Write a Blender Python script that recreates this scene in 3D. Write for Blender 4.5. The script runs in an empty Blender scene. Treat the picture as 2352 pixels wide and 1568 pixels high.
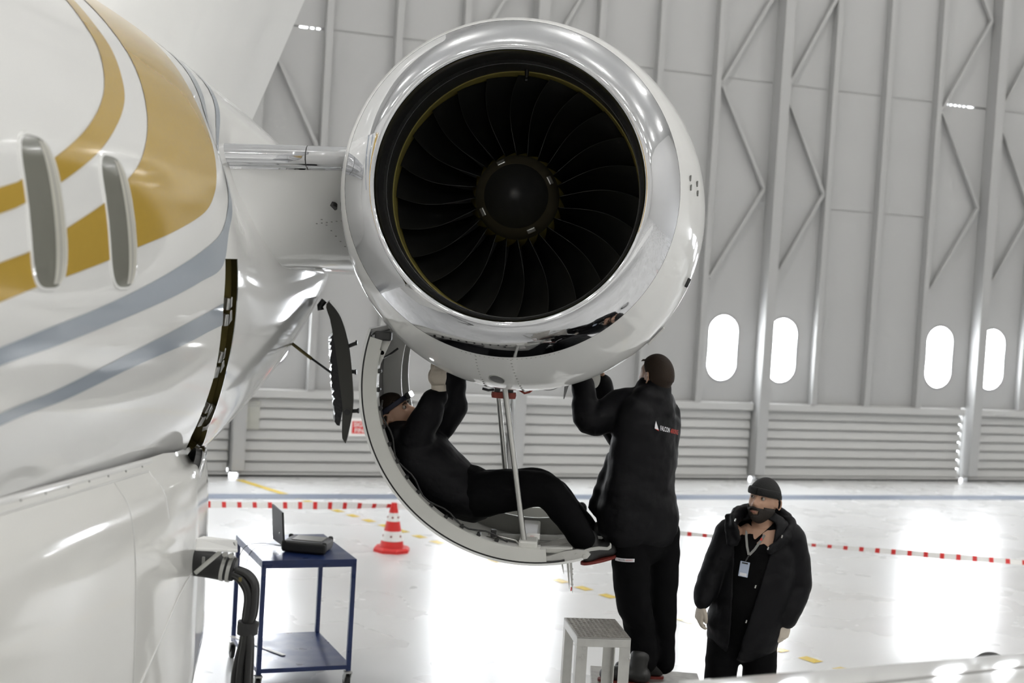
import bpy, bmesh, math, random
from math import sin, cos, pi, radians, sqrt, atan2
from mathutils import Vector, Matrix
from mathutils.bvhtree import BVHTree
random.seed(7)

# ------------------------------------------------------------------ camera, world, exposure
SCN = bpy.context.scene
COL = SCN.collection
CAM_Z = 2.87
FPX, CX, CY = 3267.0, 1176.0, 784.0          # 50 mm lens on a 36 mm sensor, in pixels of 2352 x 1568
CAM_R = Matrix.Rotation(radians(2.5), 3, 'Z') @ Matrix.Rotation(radians(90 - 2.54), 3, 'X') @ Matrix.Rotation(radians(3.43), 3, 'Z')
cam_data = bpy.data.cameras.new('camera')
cam_data.lens = 50.0
cam_data.sensor_width = 36.0
cam_data.dof.use_dof = True
cam_data.dof.focus_distance = 7.1
cam_data.dof.aperture_fstop = 2.4
cam_data.clip_end = 200
cam = bpy.data.objects.new('camera', cam_data)
cam.matrix_world = Matrix.Translation((0, 0, CAM_Z)) @ CAM_R.to_4x4()
COL.objects.link(cam)
SCN.camera = cam

world = bpy.data.worlds.new('overcast_sky')
SCN.world = world
world.use_nodes = True
bg = world.node_tree.nodes['Background']
bg.inputs['Color'].default_value = (0.93, 0.96, 1.0, 1)
bg.inputs['Strength'].default_value = 9.0

SCN.view_settings.view_transform = 'Standard'
SCN.view_settings.look = 'None'
SCN.view_settings.exposure = 0.74
SCN.view_settings.gamma = 1.0
SCN.view_settings.use_curve_mapping = False
SCN.cycles.use_denoising = True
SCN.cycles.sample_clamp_indirect = 6.0
SCN.cycles.max_bounces = 8
SCN.cycles.diffuse_bounces = 4
SCN.cycles.glossy_bounces = 4
SCN.cycles.caustics_reflective = False
SCN.cycles.caustics_refractive = False

LAMP_STRENGTH = 75.0
WINDOW_STRENGTH = 27.0


def at(px, py, Y):
    """world point at world depth Y that the photograph shows at pixel (px, py)"""
    r = CAM_R @ Vector(((px - CX) / FPX, -(py - CY) / FPX, -1))
    return Vector((0, 0, CAM_Z)) + r * (Y / r.y)


# ------------------------------------------------------------------ materials
MATS = {}


def mat(name, col, rough=0.5, metal=0.0, spec=0.5, noise=0.0, nscale=8.0, bump=0.0, bscale=40.0, rnoise=0.0, emit=0.0, coat=0.0, bdist=0.01):
    if name in MATS:
        return MATS[name]
    m = bpy.data.materials.new(name)
    m.use_nodes = True
    nt = m.node_tree
    b = nt.nodes['Principled BSDF']
    b.inputs['Base Color'].default_value = (*col, 1)
    b.inputs['Roughness'].default_value = rough
    b.inputs['Metallic'].default_value = metal
    b.inputs['Specular IOR Level'].default_value = spec
    b.inputs['Coat Weight'].default_value = coat
    b.inputs['Coat Roughness'].default_value = 0.03
    tc = nt.nodes.new('ShaderNodeTexCoord')
    if noise > 0 or rnoise > 0:
        n = nt.nodes.new('ShaderNodeTexNoise')
        n.inputs['Scale'].default_value = nscale
        n.inputs['Detail'].default_value = 5
        nt.links.new(tc.outputs['Object'], n.inputs['Vector'])
        if noise > 0:
            mx = nt.nodes.new('ShaderNodeMix')
            mx.data_type = 'RGBA'
            mx.inputs['A'].default_value = (*[c * (1 - noise) for c in col], 1)
            mx.inputs['B'].default_value = (*[min(1, c * (1 + noise)) for c in col], 1)
            nt.links.new(n.outputs['Fac'], mx.inputs['Factor'])
            nt.links.new(mx.outputs['Result'], b.inputs['Base Color'])
        if rnoise > 0:
            mr = nt.nodes.new('ShaderNodeMapRange')
            mr.inputs['From Min'].default_value = 0.3
            mr.inputs['From Max'].default_value = 0.7
            mr.inputs['To Min'].default_value = max(0.01, rough - rnoise)
            mr.inputs['To Max'].default_value = rough + rnoise
            nt.links.new(n.outputs['Fac'], mr.inputs['Value'])
            nt.links.new(mr.outputs['Result'], b.inputs['Roughness'])
    if bump > 0:
        n2 = nt.nodes.new('ShaderNodeTexNoise')
        n2.inputs['Scale'].default_value = bscale
        n2.inputs['Detail'].default_value = 4
        nt.links.new(tc.outputs['Object'], n2.inputs['Vector'])
        bp = nt.nodes.new('ShaderNodeBump')
        bp.inputs['Strength'].default_value = bump
        bp.inputs['Distance'].default_value = bdist
        nt.links.new(n2.outputs['Fac'], bp.inputs['Height'])
        nt.links.new(bp.outputs['Normal'], b.inputs['Normal'])
    if emit > 0:
        b.inputs['Emission Color'].default_value = (*col, 1)
        b.inputs['Emission Strength'].default_value = emit
    MATS[name] = m
    return m


WHITE = mat('white_gloss_paint', (0.80, 0.80, 0.785), 0.07, noise=0.015, nscale=2.0, bump=0.012, bscale=2.2, bdist=0.02)
FAIR = mat('cream_gloss_paint', (0.78, 0.775, 0.745), 0.08, noise=0.02, nscale=2.0, bump=0.03, bscale=3.0, bdist=0.02)
GOLD = mat('gold_paint', (0.50, 0.33, 0.065), 0.10, metal=0.1, noise=0.04, nscale=30)
SLATE = mat('grey_blue_paint', (0.36, 0.40, 0.45), 0.09)
CHROME = mat('polished_metal', (0.72, 0.725, 0.745), 0.045, metal=1.0, rnoise=0.02, nscale=14, bump=0.012, bscale=5, bdist=0.02)
THROAT = mat('brushed_inlet_metal', (0.80, 0.80, 0.81), 0.24, metal=1.0, noise=0.02)
STEEL = mat('brushed_steel', (0.55, 0.55, 0.53), 0.34, metal=1.0, noise=0.03, nscale=12)
ALU = mat('worn_aluminium', (0.58, 0.575, 0.55), 0.38, metal=0.9, noise=0.25, nscale=14, rnoise=0.12)
TREAD = mat('dirty_tread_plate', (0.33, 0.315, 0.29), 0.5, metal=0.7, noise=0.45, nscale=18)
DARKMETAL = mat('dark_metal', (0.05, 0.05, 0.05), 0.4, metal=0.8)
LINER = mat('dark_duct_liner', (0.035, 0.035, 0.034), 0.42, noise=0.2, nscale=40)
OLIVE = mat('olive_primer', (0.13, 0.105, 0.03), 0.5, noise=0.15)
RUBSTRIP = mat('olive_rub_strip', (0.34, 0.29, 0.07), 0.5)
BLADE = mat('dark_titanium', (0.022, 0.022, 0.021), 0.36, metal=0.6, noise=0.15, nscale=12)
BLADEEDGE = mat('bare_titanium_edge', (0.05, 0.05, 0.05), 0.4, metal=0.8)
SPIN = mat('spinner_black', (0.012, 0.012, 0.012), 0.45)
SPINRING = mat('spinner_ring_brown', (0.05, 0.042, 0.026), 0.5)
RUBBER = mat('black_rubber', (0.012, 0.012, 0.012), 0.45)
BLACKP = mat('black_plastic', (0.014, 0.014, 0.015), 0.5, bump=0.1, bscale=60)
SEAM = mat('seam_sealant', (0.25, 0.25, 0.24), 0.5)
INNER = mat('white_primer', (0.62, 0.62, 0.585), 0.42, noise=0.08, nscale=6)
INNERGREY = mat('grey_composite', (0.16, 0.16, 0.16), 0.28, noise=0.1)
SOLEM = mat('dark_red_sole', (0.16, 0.018, 0.012), 0.6)
REDSEAL = mat('red_brown_rubber', (0.24, 0.035, 0.02), 0.5)
RED = mat('signal_red', (0.62, 0.02, 0.018), 0.45)
TAPEWHITE = mat('white_plastic', (0.86, 0.85, 0.83), 0.4)
BLUE = mat('navy_enamel', (0.012, 0.028, 0.11), 0.32, noise=0.15, nscale=5, rnoise=0.08)
JACKET = mat('black_jacket_cloth', (0.0030, 0.0030, 0.0040), 0.6, spec=0.15, bump=0.35, bscale=7, bdist=0.03)
TROUSER = mat('black_trouser_cloth', (0.0020, 0.0020, 0.0024), 0.8, spec=0.08, bump=0.25, bscale=9, bdist=0.03)
SHIRT = mat('black_shirt_cloth', (0.0018, 0.0018, 0.002), 0.85, spec=0.1)
KNIT = mat('black_knit', (0.006, 0.006, 0.006), 0.9, bump=0.5, bscale=140, bdist=0.004)
SKIN = mat('skin', (0.40, 0.235, 0.155), 0.5, noise=0.08, nscale=20)
HAIRM = mat('brown_hair', (0.022, 0.014, 0.009), 0.7, spec=0.2, bump=0.5, bscale=180, bdist=0.006)
BEARDM = mat('dark_beard', (0.017, 0.012, 0.009), 0.75, bump=0.8, bscale=220, bdist=0.006)
GLOVE = mat('beige_glove', (0.55, 0.49, 0.41), 0.7, bump=0.3, bscale=60)
EYEW = mat('eye_white', (0.30, 0.27, 0.24), 0.3)
EYED = mat('eye_dark', (0.01, 0.007, 0.005), 0.2)
LIPS = mat('lips', (0.30, 0.12, 0.09), 0.5)
PRINTW = mat('white_print', (0.75, 0.75, 0.78), 0.6)
PRINTR = mat('red_print', (0.55, 0.05, 0.03), 0.6)
GLASSM = mat('cabin_window_glass', (0.21, 0.21, 0.18), 0.07, spec=1.0)
RIBM = mat('hangar_rib_paint', (0.36, 0.36, 0.355), 0.5)
DOORPAINT = mat('hangar_door_paint', (0.46, 0.46, 0.45), 0.48, noise=0.03, nscale=1.2)
PANELM = mat('hangar_panel_paint', (0.375, 0.375, 0.37), 0.55, noise=0.03, nscale=0.8)
CEILM = mat('hangar_ceiling', (0.68, 0.68, 0.67), 0.8)
WALLM = mat('hangar_wall_paint', (0.66, 0.66, 0.65), 0.7)
LAMPGLOW = mat('lamp_diffuser', (1.0, 0.985, 0.96), 0.5, emit=LAMP_STRENGTH)
LAMPBODY = mat('lamp_housing', (0.3, 0.3, 0.3), 0.5)
PANE = mat('daylit_window_pane', (0.93, 0.96, 1.0), 0.4, emit=WINDOW_STRENGTH)
HEADGLOW = mat('headlamp_led', (1, 1, 1), 0.4, emit=25.0)
YELLOW = mat('yellow_floor_paint', (0.72, 0.52, 0.07), 0.25, noise=0.2, nscale=9)
DRAIN = mat('blue_grey_drain', (0.16, 0.19, 0.25), 0.4)
PAPER = mat('grey_notice', (0.42, 0.42, 0.38), 0.7)
BADGE = mat('badge_card', (0.42, 0.48, 0.60), 0.3)
LANYARD = mat('lanyard_grey', (0.20, 0.20, 0.19), 0.7)
REVEAL_LIGHT = mat('reveal_light_paint', (0.50, 0.49, 0.43), 0.3)  # pale pane strip, the light is put into its colour
SCREENM = mat('dull_screen', (0.20, 0.195, 0.17), 0.35)

# polished concrete floor
FLOORM = mat('polished_floor', (0.60, 0.60, 0.585), 0.2)
nt = FLOORM.node_tree
b = nt.nodes['Principled BSDF']
tc = nt.nodes.new('ShaderNodeTexCoord')
n1 = nt.nodes.new('ShaderNodeTexNoise')
n1.inputs['Scale'].default_value = 0.55
n1.inputs['Detail'].default_value = 3
n1.inputs['Roughness'].default_value = 0.6
n2 = nt.nodes.new('ShaderNodeTexNoise')
n2.inputs['Scale'].default_value = 1.2
n2.inputs['Detail'].default_value = 3
nt.links.new(tc.outputs['Object'], n1.inputs['Vector'])
nt.links.new(tc.outputs['Object'], n2.inputs['Vector'])
rp = nt.nodes.new('ShaderNodeValToRGB')
rp.color_ramp.elements[0].position = 0.2
rp.color_ramp.elements[0].color = (0.645, 0.645, 0.635, 1)
rp.color_ramp.elements[1].position = 0.8
rp.color_ramp.elements[1].color = (0.69, 0.695, 0.695, 1)
nt.links.new(n1.outputs['Fac'], rp.inputs['Fac'])
nt.links.new(rp.outputs['Color'], b.inputs['Base Color'])
mr = nt.nodes.new('ShaderNodeMapRange')
mr.inputs['From Min'].default_value = 0.3
mr.inputs['From Max'].default_value = 0.7
mr.inputs['To Min'].default_value = 0.25
mr.inputs['To Max'].default_value = 0.31
nt.links.new(n2.outputs['Fac'], mr.inputs['Value'])
nt.links.new(mr.outputs['Result'], b.inputs['Roughness'])


# ------------------------------------------------------------------ object helpers
def world_off(parent):
    v = Vector((0, 0, 0))
    while parent is not None:
        v += parent.location
        parent = parent.parent
    return v


def tag(o, label=None, cat=None, group=None, kind=None):
    if label: o['label'] = label
    if cat: o['category'] = cat
    if group: o['group'] = group
    if kind: o['kind'] = kind
    return o


def empty(name, loc, label=None, cat=None, group=None):
    o = bpy.data.objects.new(name, None)
    o.empty_display_size = 0.2
    COL.objects.link(o)
    o.location = Vector(loc)
    return tag(o, label, cat, group)


def link(name, me, m, parent=None, smooth=False):
    o = bpy.data.objects.new(name, me)
    COL.objects.link(o)
    if not isinstance(m, (list, tuple)):
        m = [m]
    for k in m:
        me.materials.append(k)
    if smooth:
        me.polygons.foreach_set('use_smooth', [True] * len(me.polygons))
    if parent is not None:
        o.parent = parent
    return o


def mk(name, verts, faces, m, parent=None, smooth=False, sharp=None):
    """mesh object from WORLD coordinates, origin at its centre, parented"""
    vs = [Vector(v) for v in verts]
    c = Vector((0, 0, 0))
    for v in vs: c += v
    c /= max(1, len(vs))
    me = bpy.data.meshes.new(name)
    me.from_pydata([v - c for v in vs], [], faces)
    me.validate()
    bm = bmesh.new(); bm.from_mesh(me)
    bmesh.ops.recalc_face_normals(bm, faces=bm.faces)
    bm.to_mesh(me); bm.free()
    o = link(name, me, m, parent, smooth)
    o.location = c - world_off(parent)
    if smooth and sharp:
        me.set_sharp_from_angle(angle=radians(sharp))
    return o


class MB:
    """collects shapes (world coordinates) for ONE mesh object"""
    def __init__(s): s.v = []; s.f = []

    def add(s, vs, fs):
        k = len(s.v)
        s.v += [Vector(v) for v in vs]
        s.f += [tuple(i + k for i in f) for f in fs]
        return s

    def box(s, c, size, rot=None):
        c = Vector(c); hx, hy, hz = size[0] / 2, size[1] / 2, size[2] / 2
        vs = []
        for dx, dy, dz in ((-1, -1, -1), (1, -1, -1), (1, 1, -1), (-1, 1, -1), (-1, -1, 1), (1, -1, 1), (1, 1, 1), (-1, 1, 1)):
            p = Vector((dx * hx, dy * hy, dz * hz))
            if rot is not None: p = rot @ p
            vs.append(c + p)
        return s.add(vs, [(0, 3, 2, 1), (4, 5, 6, 7), (0, 1, 5, 4), (1, 2, 6, 5), (2, 3, 7, 6), (3, 0, 4, 7)])

    def bar(s, a, b_, w, h, up=(0, 0, 1)):
        a, b_ = Vector(a), Vector(b_); d = (b_ - a); L = d.length; d.normalize()
        side = d.cross(Vector(up))
        if side.length < 1e-4: side = d.cross(Vector((0, 1, 0)))
        side.normalize(); u = side.cross(d)
        R = Matrix((side, d, u)).transposed()
        return s.box((a + b_) / 2, (w, L, h), R)

    def tube(s, pts, r, n=12, cap=True):
        v, f = tube_geo(pts, r, n, cap)
        return s.add(v, f)

    def build(s, name, m, parent=None, smooth=False, sharp=None, bevel=0.0):
        o = mk(name, s.v, s.f, m, parent, smooth, sharp)
        if bevel:
            bv = o.modifiers.new('bevel', 'BEVEL'); bv.width = bevel; bv.segments = 2; bv.limit_method = 'ANGLE'
        return o


def catmull(pts, k):
    """dense smooth polyline through pts (tuples of any length)"""
    P = [list(p) for p in pts]
    out = []
    n = len(P)
    for i in range(n - 1):
        p0 = P[max(i - 1, 0)]; p1 = P[i]; p2 = P[i + 1]; p3 = P[min(i + 2, n - 1)]
        for j in range(k):
            t = j / k
            out.append([0.5 * (2 * b_ + (c - a) * t + (2 * a - 5 * b_ + 4 * c - d) * t * t + (-a + 3 * b_ - 3 * c + d) * t ** 3) for a, b_, c, d in zip(p0, p1, p2, p3)])
    out.append(P[-1])
    return out


def tube_geo(pts, r, n=12, cap=True, ref=None, round_cap=False, dense=0):
    """tube along pts; r is a number, a list, or a list of (ra, rb): ra along ref, rb across"""
    m = len(pts)
    rr = r if isinstance(r, (list, tuple)) else [r] * m
    rr = [x if isinstance(x, (list, tuple)) else (x, x) for x in rr]
    if dense and m > 1:
        q = catmull([tuple(p) + tuple(x) for p, x in zip(pts, rr)], dense)
        P = [Vector(x[:3]) for x in q]; rr = [(max(1e-4, x[3]), max(1e-4, x[4])) for x in q]
    else:
        P = [Vector(p) for p in pts]
    m = len(P)
    T = []
    for i in range(m):
        d = P[min(i + 1, m - 1)] - P[max(i - 1, 0)]
        T.append(d.normalized() if d.length > 1e-9 else Vector((0, 0, 1)))
    if round_cap:
        def ends(p, t, q, sgn):
            o = []
            for a in (75, 50, 25):
                s_ = sin(radians(a)) * min(q); o.append((p + t * sgn * s_, (q[0] * cos(radians(a)), q[1] * cos(radians(a)))))
            return o
        A = ends(P[0], T[0], rr[0], -1)
        B = ends(P[-1], T[-1], rr[-1], 1)[::-1]
        P = [a[0] for a in A] + P + [b_[0] for b_ in B]
        rr = [a[1] for a in A] + rr + [b_[1] for b_ in B]
        T = [T[0]] * 3 + T + [T[-1]] * 3
        m = len(P)
    ref = Vector(ref) if ref is not None else None
    u = None
    V = []; F = []
    for i in range(m):
        t = T[i]
        if ref is not None:
            uu = ref - t * ref.dot(t)
            if uu.length < 1e-3: uu = t.orthogonal()
        elif u is None:
            uu = t.orthogonal()
        else:
            uu = u - t * u.dot(t)
            if uu.length < 1e-6: uu = t.orthogonal()
        u = uu.normalized(); w = t.cross(u)
        for k in range(n):
            a = 2 * pi * k / n
            V.append(P[i] + u * cos(a) * rr[i][0] + w * sin(a) * rr[i][1])
    for i in range(m - 1):
        for k in range(n):
            k2 = (k + 1) % n
            F.append((i * n + k, i * n + k2, (i + 1) * n + k2, (i + 1) * n + k))
    if cap:
        F.append(tuple(range(n - 1, -1, -1)))
        F.append(tuple((m - 1) * n + k for k in range(n)))
    return V, F


def lathe(name, prof, m, parent=None, n=96, sharp=None, cen=None, flip=False, a0=0, a1=360):
    """surface of revolution about a line parallel to Y; prof rows (Y, r) or (Y, r, cx, cz)"""
    V = []; F = []
    full = abs(a1 - a0) >= 360
    cols = n if full else n + 1
    for row in prof:
        Y, r = row[0], row[1]
        cx, cz = (row[2], row[3]) if len(row) > 2 else cen
        for k in range(cols):
            a = radians(a0 + (a1 - a0) * k / n)
            V.append((cx + r * cos(a), Y, cz + r * sin(a)))
    for i in range(len(prof) - 1):
        for k in range(n):
            k2 = (k + 1) % cols
            F.append((i * cols + k, i * cols + k2, (i + 1) * cols + k2, (i + 1) * cols + k))
    return mk(name, V, F, m, parent, True, sharp)


def interp(x, xs, ys):
    if x <= xs[0]: return ys[0]
    for i in range(len(xs) - 1):
        if x <= xs[i + 1]:
            t = (x - xs[i]) / (xs[i + 1] - xs[i]); return ys[i] + (ys[i + 1] - ys[i]) * t
    return ys[-1]


def text_mesh(body, size, bold=0.0):
    cu = bpy.data.curves.new('lettering', 'FONT')
    cu.body = body; cu.size = size; cu.align_x = 'LEFT'; cu.offset = bold
    cu.resolution_u = 3
    o = bpy.data.objects.new('lettering', cu); COL.objects.link(o)
    dg = bpy.context.evaluated_depsgraph_get()
    me = bpy.data.meshes.new_from_object(o.evaluated_get(dg))
    bm = bmesh.new(); bm.from_mesh(me); bmesh.ops.triangulate(bm, faces=bm.faces)
    for _ in range(2):
        bmesh.ops.subdivide_edges(bm, edges=[e for e in bm.edges if e.calc_length() > size * 0.2], cuts=1)
        bmesh.ops.triangulate(bm, faces=bm.faces)
    bm.to_mesh(me); bm.free()
    V = [v.co.copy() for v in me.vertices]; Fc = [tuple(p.vertices) for p in me.polygons]
    bpy.data.objects.remove(o); bpy.data.curves.remove(cu); bpy.data.meshes.remove(me)
    return V, Fc


def bvh_of(o):
    dg = bpy.context.evaluated_depsgraph_get(); dg.update()
    me = o.evaluated_get(dg).to_mesh()
    off = world_off(o.parent) + o.location
    t = BVHTree.FromPolygons([v.co + off for v in me.vertices], [tuple(p.vertices) for p in me.polygons])
    o.evaluated_get(dg).to_mesh_clear()
    return t


def decal(name, V, Fc, origin, right, up, target, m, parent, lift=0.006, reach=0.3):
    """flat shape laid on to a surface: every vertex is dropped along the normal on to the target"""
    right = Vector(right).normalized(); up = Vector(up); nrm = right.cross(up).normalized(); up = nrm.cross(right).normalized()
    out = []
    for v in V:
        p = Vector(origin) + right * v[0] + up * v[1]
        h = target.ray_cast(p + nrm * reach, -nrm, 2 * reach) if target else (None,)
        out.append((h[0] + nrm * lift) if h[0] is not None else p)
    return mk(name, out, Fc, m, parent)


def remeshed(name, shapes, voxel, m, parent, smooth_it=3, wrinkle=0.0, wscale=0.1, seed=0):
    """one continuous skin grown over overlapping closed shapes (world coordinates)"""
    V = []; F = []
    for v, f in shapes:
        k = len(V); V += [Vector(x) for x in v]; F += [tuple(i + k for i in q) for q in f]
    me = bpy.data.meshes.new(name); me.from_pydata(V, [], F)
    bm = bmesh.new(); bm.from_mesh(me); bmesh.ops.recalc_face_normals(bm, faces=bm.faces); bm.to_mesh(me); bm.free()
    o = bpy.data.objects.new(name, me); COL.objects.link(o)
    r = o.modifiers.new('remesh', 'REMESH'); r.mode = 'VOXEL'; r.voxel_size = voxel
    if smooth_it:
        s = o.modifiers.new('smooth', 'SMOOTH'); s.iterations = smooth_it; s.factor = 0.5
    dg = bpy.context.evaluated_depsgraph_get()
    me2 = bpy.data.meshes.new_from_object(o.evaluated_get(dg))
    bpy.data.objects.remove(o); bpy.data.meshes.remove(me)
    if wrinkle:
        from mathutils import noise
        nn = [v.normal.copy() for v in me2.vertices]
        for v, q in zip(me2.vertices, nn):
            p = v.co / wscale
            d = noise.noise(Vector((p.x + seed, p.y, p.z * 1.6))) + 0.5 * noise.noise(Vector((p.x * 2.1, p.y * 2.1 + seed, p.z * 3)))
            v.co += q * d * wrinkle
    vs = [v.co.copy() for v in me2.vertices]
    fs = [tuple(p.vertices) for p in me2.polygons]
    bpy.data.meshes.remove(me2)
    return mk(name, vs, fs, m, parent, True)


def T(pts, r, ref=None, dense=4, n=20):
    return tube_geo(pts, r, n, True, ref, True, dense)


def ball(c, r, n=16):
    if not isinstance(r, (tuple, list)): r = (r, r, r)
    V = [];  F = []
    m = n // 2
    for i in range(1, m):
        a = pi * i / m
        for k in range(n):
            t = 2 * pi * k / n
            V.append(Vector(c) + Vector((r[0] * sin(a) * cos(t), r[1] * sin(a) * sin(t), r[2] * cos(a))))
    top = len(V); V.append(Vector(c) + Vector((0, 0, r[2]))); V.append(Vector(c) - Vector((0, 0, r[2])))
    for i in range(m - 2):
        for k in range(n):
            k2 = (k + 1) % n
            F.append((i * n + k, (i + 1) * n + k, (i + 1) * n + k2, i * n + k2))
    for k in range(n):
        k2 = (k + 1) % n
        F.append((top, k, k2)); F.append((top + 1, (m - 2) * n + k2, (m - 2) * n + k))
    return V, F

# ------------------------------------------------------------------ hangar: floor, doors, walls, ceiling
WA = radians(23.3)
WP0 = Vector((-4.847, 18.64, 0)); WD = Vector((cos(WA), sin(WA), 0)); WN = Vector((-sin(WA), cos(WA), 0))
WROT = Matrix((WD, WN, Vector((0, 0, 1)))).transposed()
ROOM_U0, ROOM_U1, ROOM_T, ROOM_H = -19.5, 24.05, 42.0, 12.8


def W(u, z, off=0.0):
    """point on the hangar-door wall: u along it, z up, off metres in front of it"""
    return WP0 + WD * u - WN * off + Vector((0, 0, z))


def wbox(mb, u0, u1, z0, z1, o0, o1):
    mb.box(W((u0 + u1) / 2, (z0 + z1) / 2, (o0 + o1) / 2), (abs(u1 - u0), abs(o1 - o0), abs(z1 - z0)), WROT)
    return mb


m = MB(); m.box(W((ROOM_U0 + ROOM_U1) / 2, -0.1, ROOM_T / 2 - 0.4), (ROOM_U1 - ROOM_U0 + 1, ROOM_T + 1.4, 0.2), WROT)
floor = tag(m.build('floor', FLOORM), kind='structure')
m = MB(); wbox(m, ROOM_U0, ROOM_U1, ROOM_H, ROOM_H + 0.2, -0.3, ROOM_T)
tag(m.build('ceiling', CEILM), kind='structure')
m = MB(); wbox(m, ROOM_U0 - 0.2, ROOM_U0, 0, ROOM_H, -0.3, ROOM_T)
tag(m.build('wall_left', WALLM), kind='structure')
m = MB(); wbox(m, ROOM_U1, ROOM_U1 + 0.2, 0, ROOM_H, -0.3, ROOM_T)
tag(m.build('wall_right', WALLM), kind='structure')
m = MB(); wbox(m, ROOM_U0, ROOM_U1, 0, ROOM_H, ROOM_T, ROOM_T + 0.2)
tag(m.build('wall_front', WALLM), kind='structure')

# floor markings: drain channel along the doors, dashed yellow line, solid yellow start
m = MB()
wbox(m, ROOM_U0 + 0.1, ROOM_U1 - 0.1, 0.0005, 0.004, 1.50, 1.86)
m.build('drain_channel', DRAIN, floor)
ya, yb = Vector((-4.30, 18.50, 0.003)), Vector((2.62, 10.55, 0.003))
yd = (yb - ya).normalized(); ys = Vector((-yd.y, yd.x, 0)) * 0.055
s = 0.0; first = True
while s < (yb - ya).length:
    L = 1.6 if first else 0.17
    p, q = ya + yd * s, ya + yd * (s + L)
    mk('floor_marking', [p - ys, q - ys, q + ys, p + ys], [(0, 1, 2, 3)], YELLOW, floor)
    s += L + (0.12 if first else 0.17); first = False

JOINT0, PITCH = 0.36, 3.97
RIBS = [1.02, 1.99, 2.96]
SEAMS = [1.19, 4.23, 6.06, 9.2, ROOM_H]


def oval_panel(u0, u1, z0, z1, uc, zc, a=0.26, h=0.51, t=0.05):
    """sheet with a stadium-shaped hole and a reveal"""
    N = 72
    ang = [2 * pi * k / N for k in range(N)]
    for cu_, cz_ in ((u0, z0), (u1, z0), (u1, z1), (u0, z1)):
        A = atan2(cz_ - zc, cu_ - uc) % (2 * pi)
        i = min(range(N), key=lambda k: abs(((ang[k] - A + pi) % (2 * pi)) - pi)); ang[i] = A
    V = []; F = []
    def stad(A):
        c, s_ = cos(A), sin(A)
        k = h - a
        # ray/stadium intersection
        if abs(c) > 1e-6:
            z = a / abs(c) * s_
            if abs(z) <= k: return (a * (1 if c > 0 else -1), z)
        sg = 1 if s_ > 0 else -1
        B = -s_ * sg * k; Cc = k * k - a * a
        d = -B + sqrt(max(0, B * B - Cc)); return (d * c, d * s_)
    for A in ang:
        c, s_ = cos(A), sin(A)
        du = ((u1 - uc) if c > 0 else (u0 - uc)) / c if abs(c) > 1e-6 else 1e9
        dz = ((z1 - zc) if s_ > 0 else (z0 - zc)) / s_ if abs(s_) > 1e-6 else 1e9
        d = min(du, dz)
        x, z = stad(A)
        V += [W(uc + d * c, zc + d * s_, 0), W(uc + x, zc + z, 0), W(uc + x, zc + z, -t)]
    for k in range(N):
        i, j = 3 * k, 3 * ((k + 1) % N)
        F += [(i, j, j + 1, i + 1), (i + 1, j + 1, j + 2, i + 2)]
    ring_o = [(stad(A)) for A in ang]
    return V, F, ring_o


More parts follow.
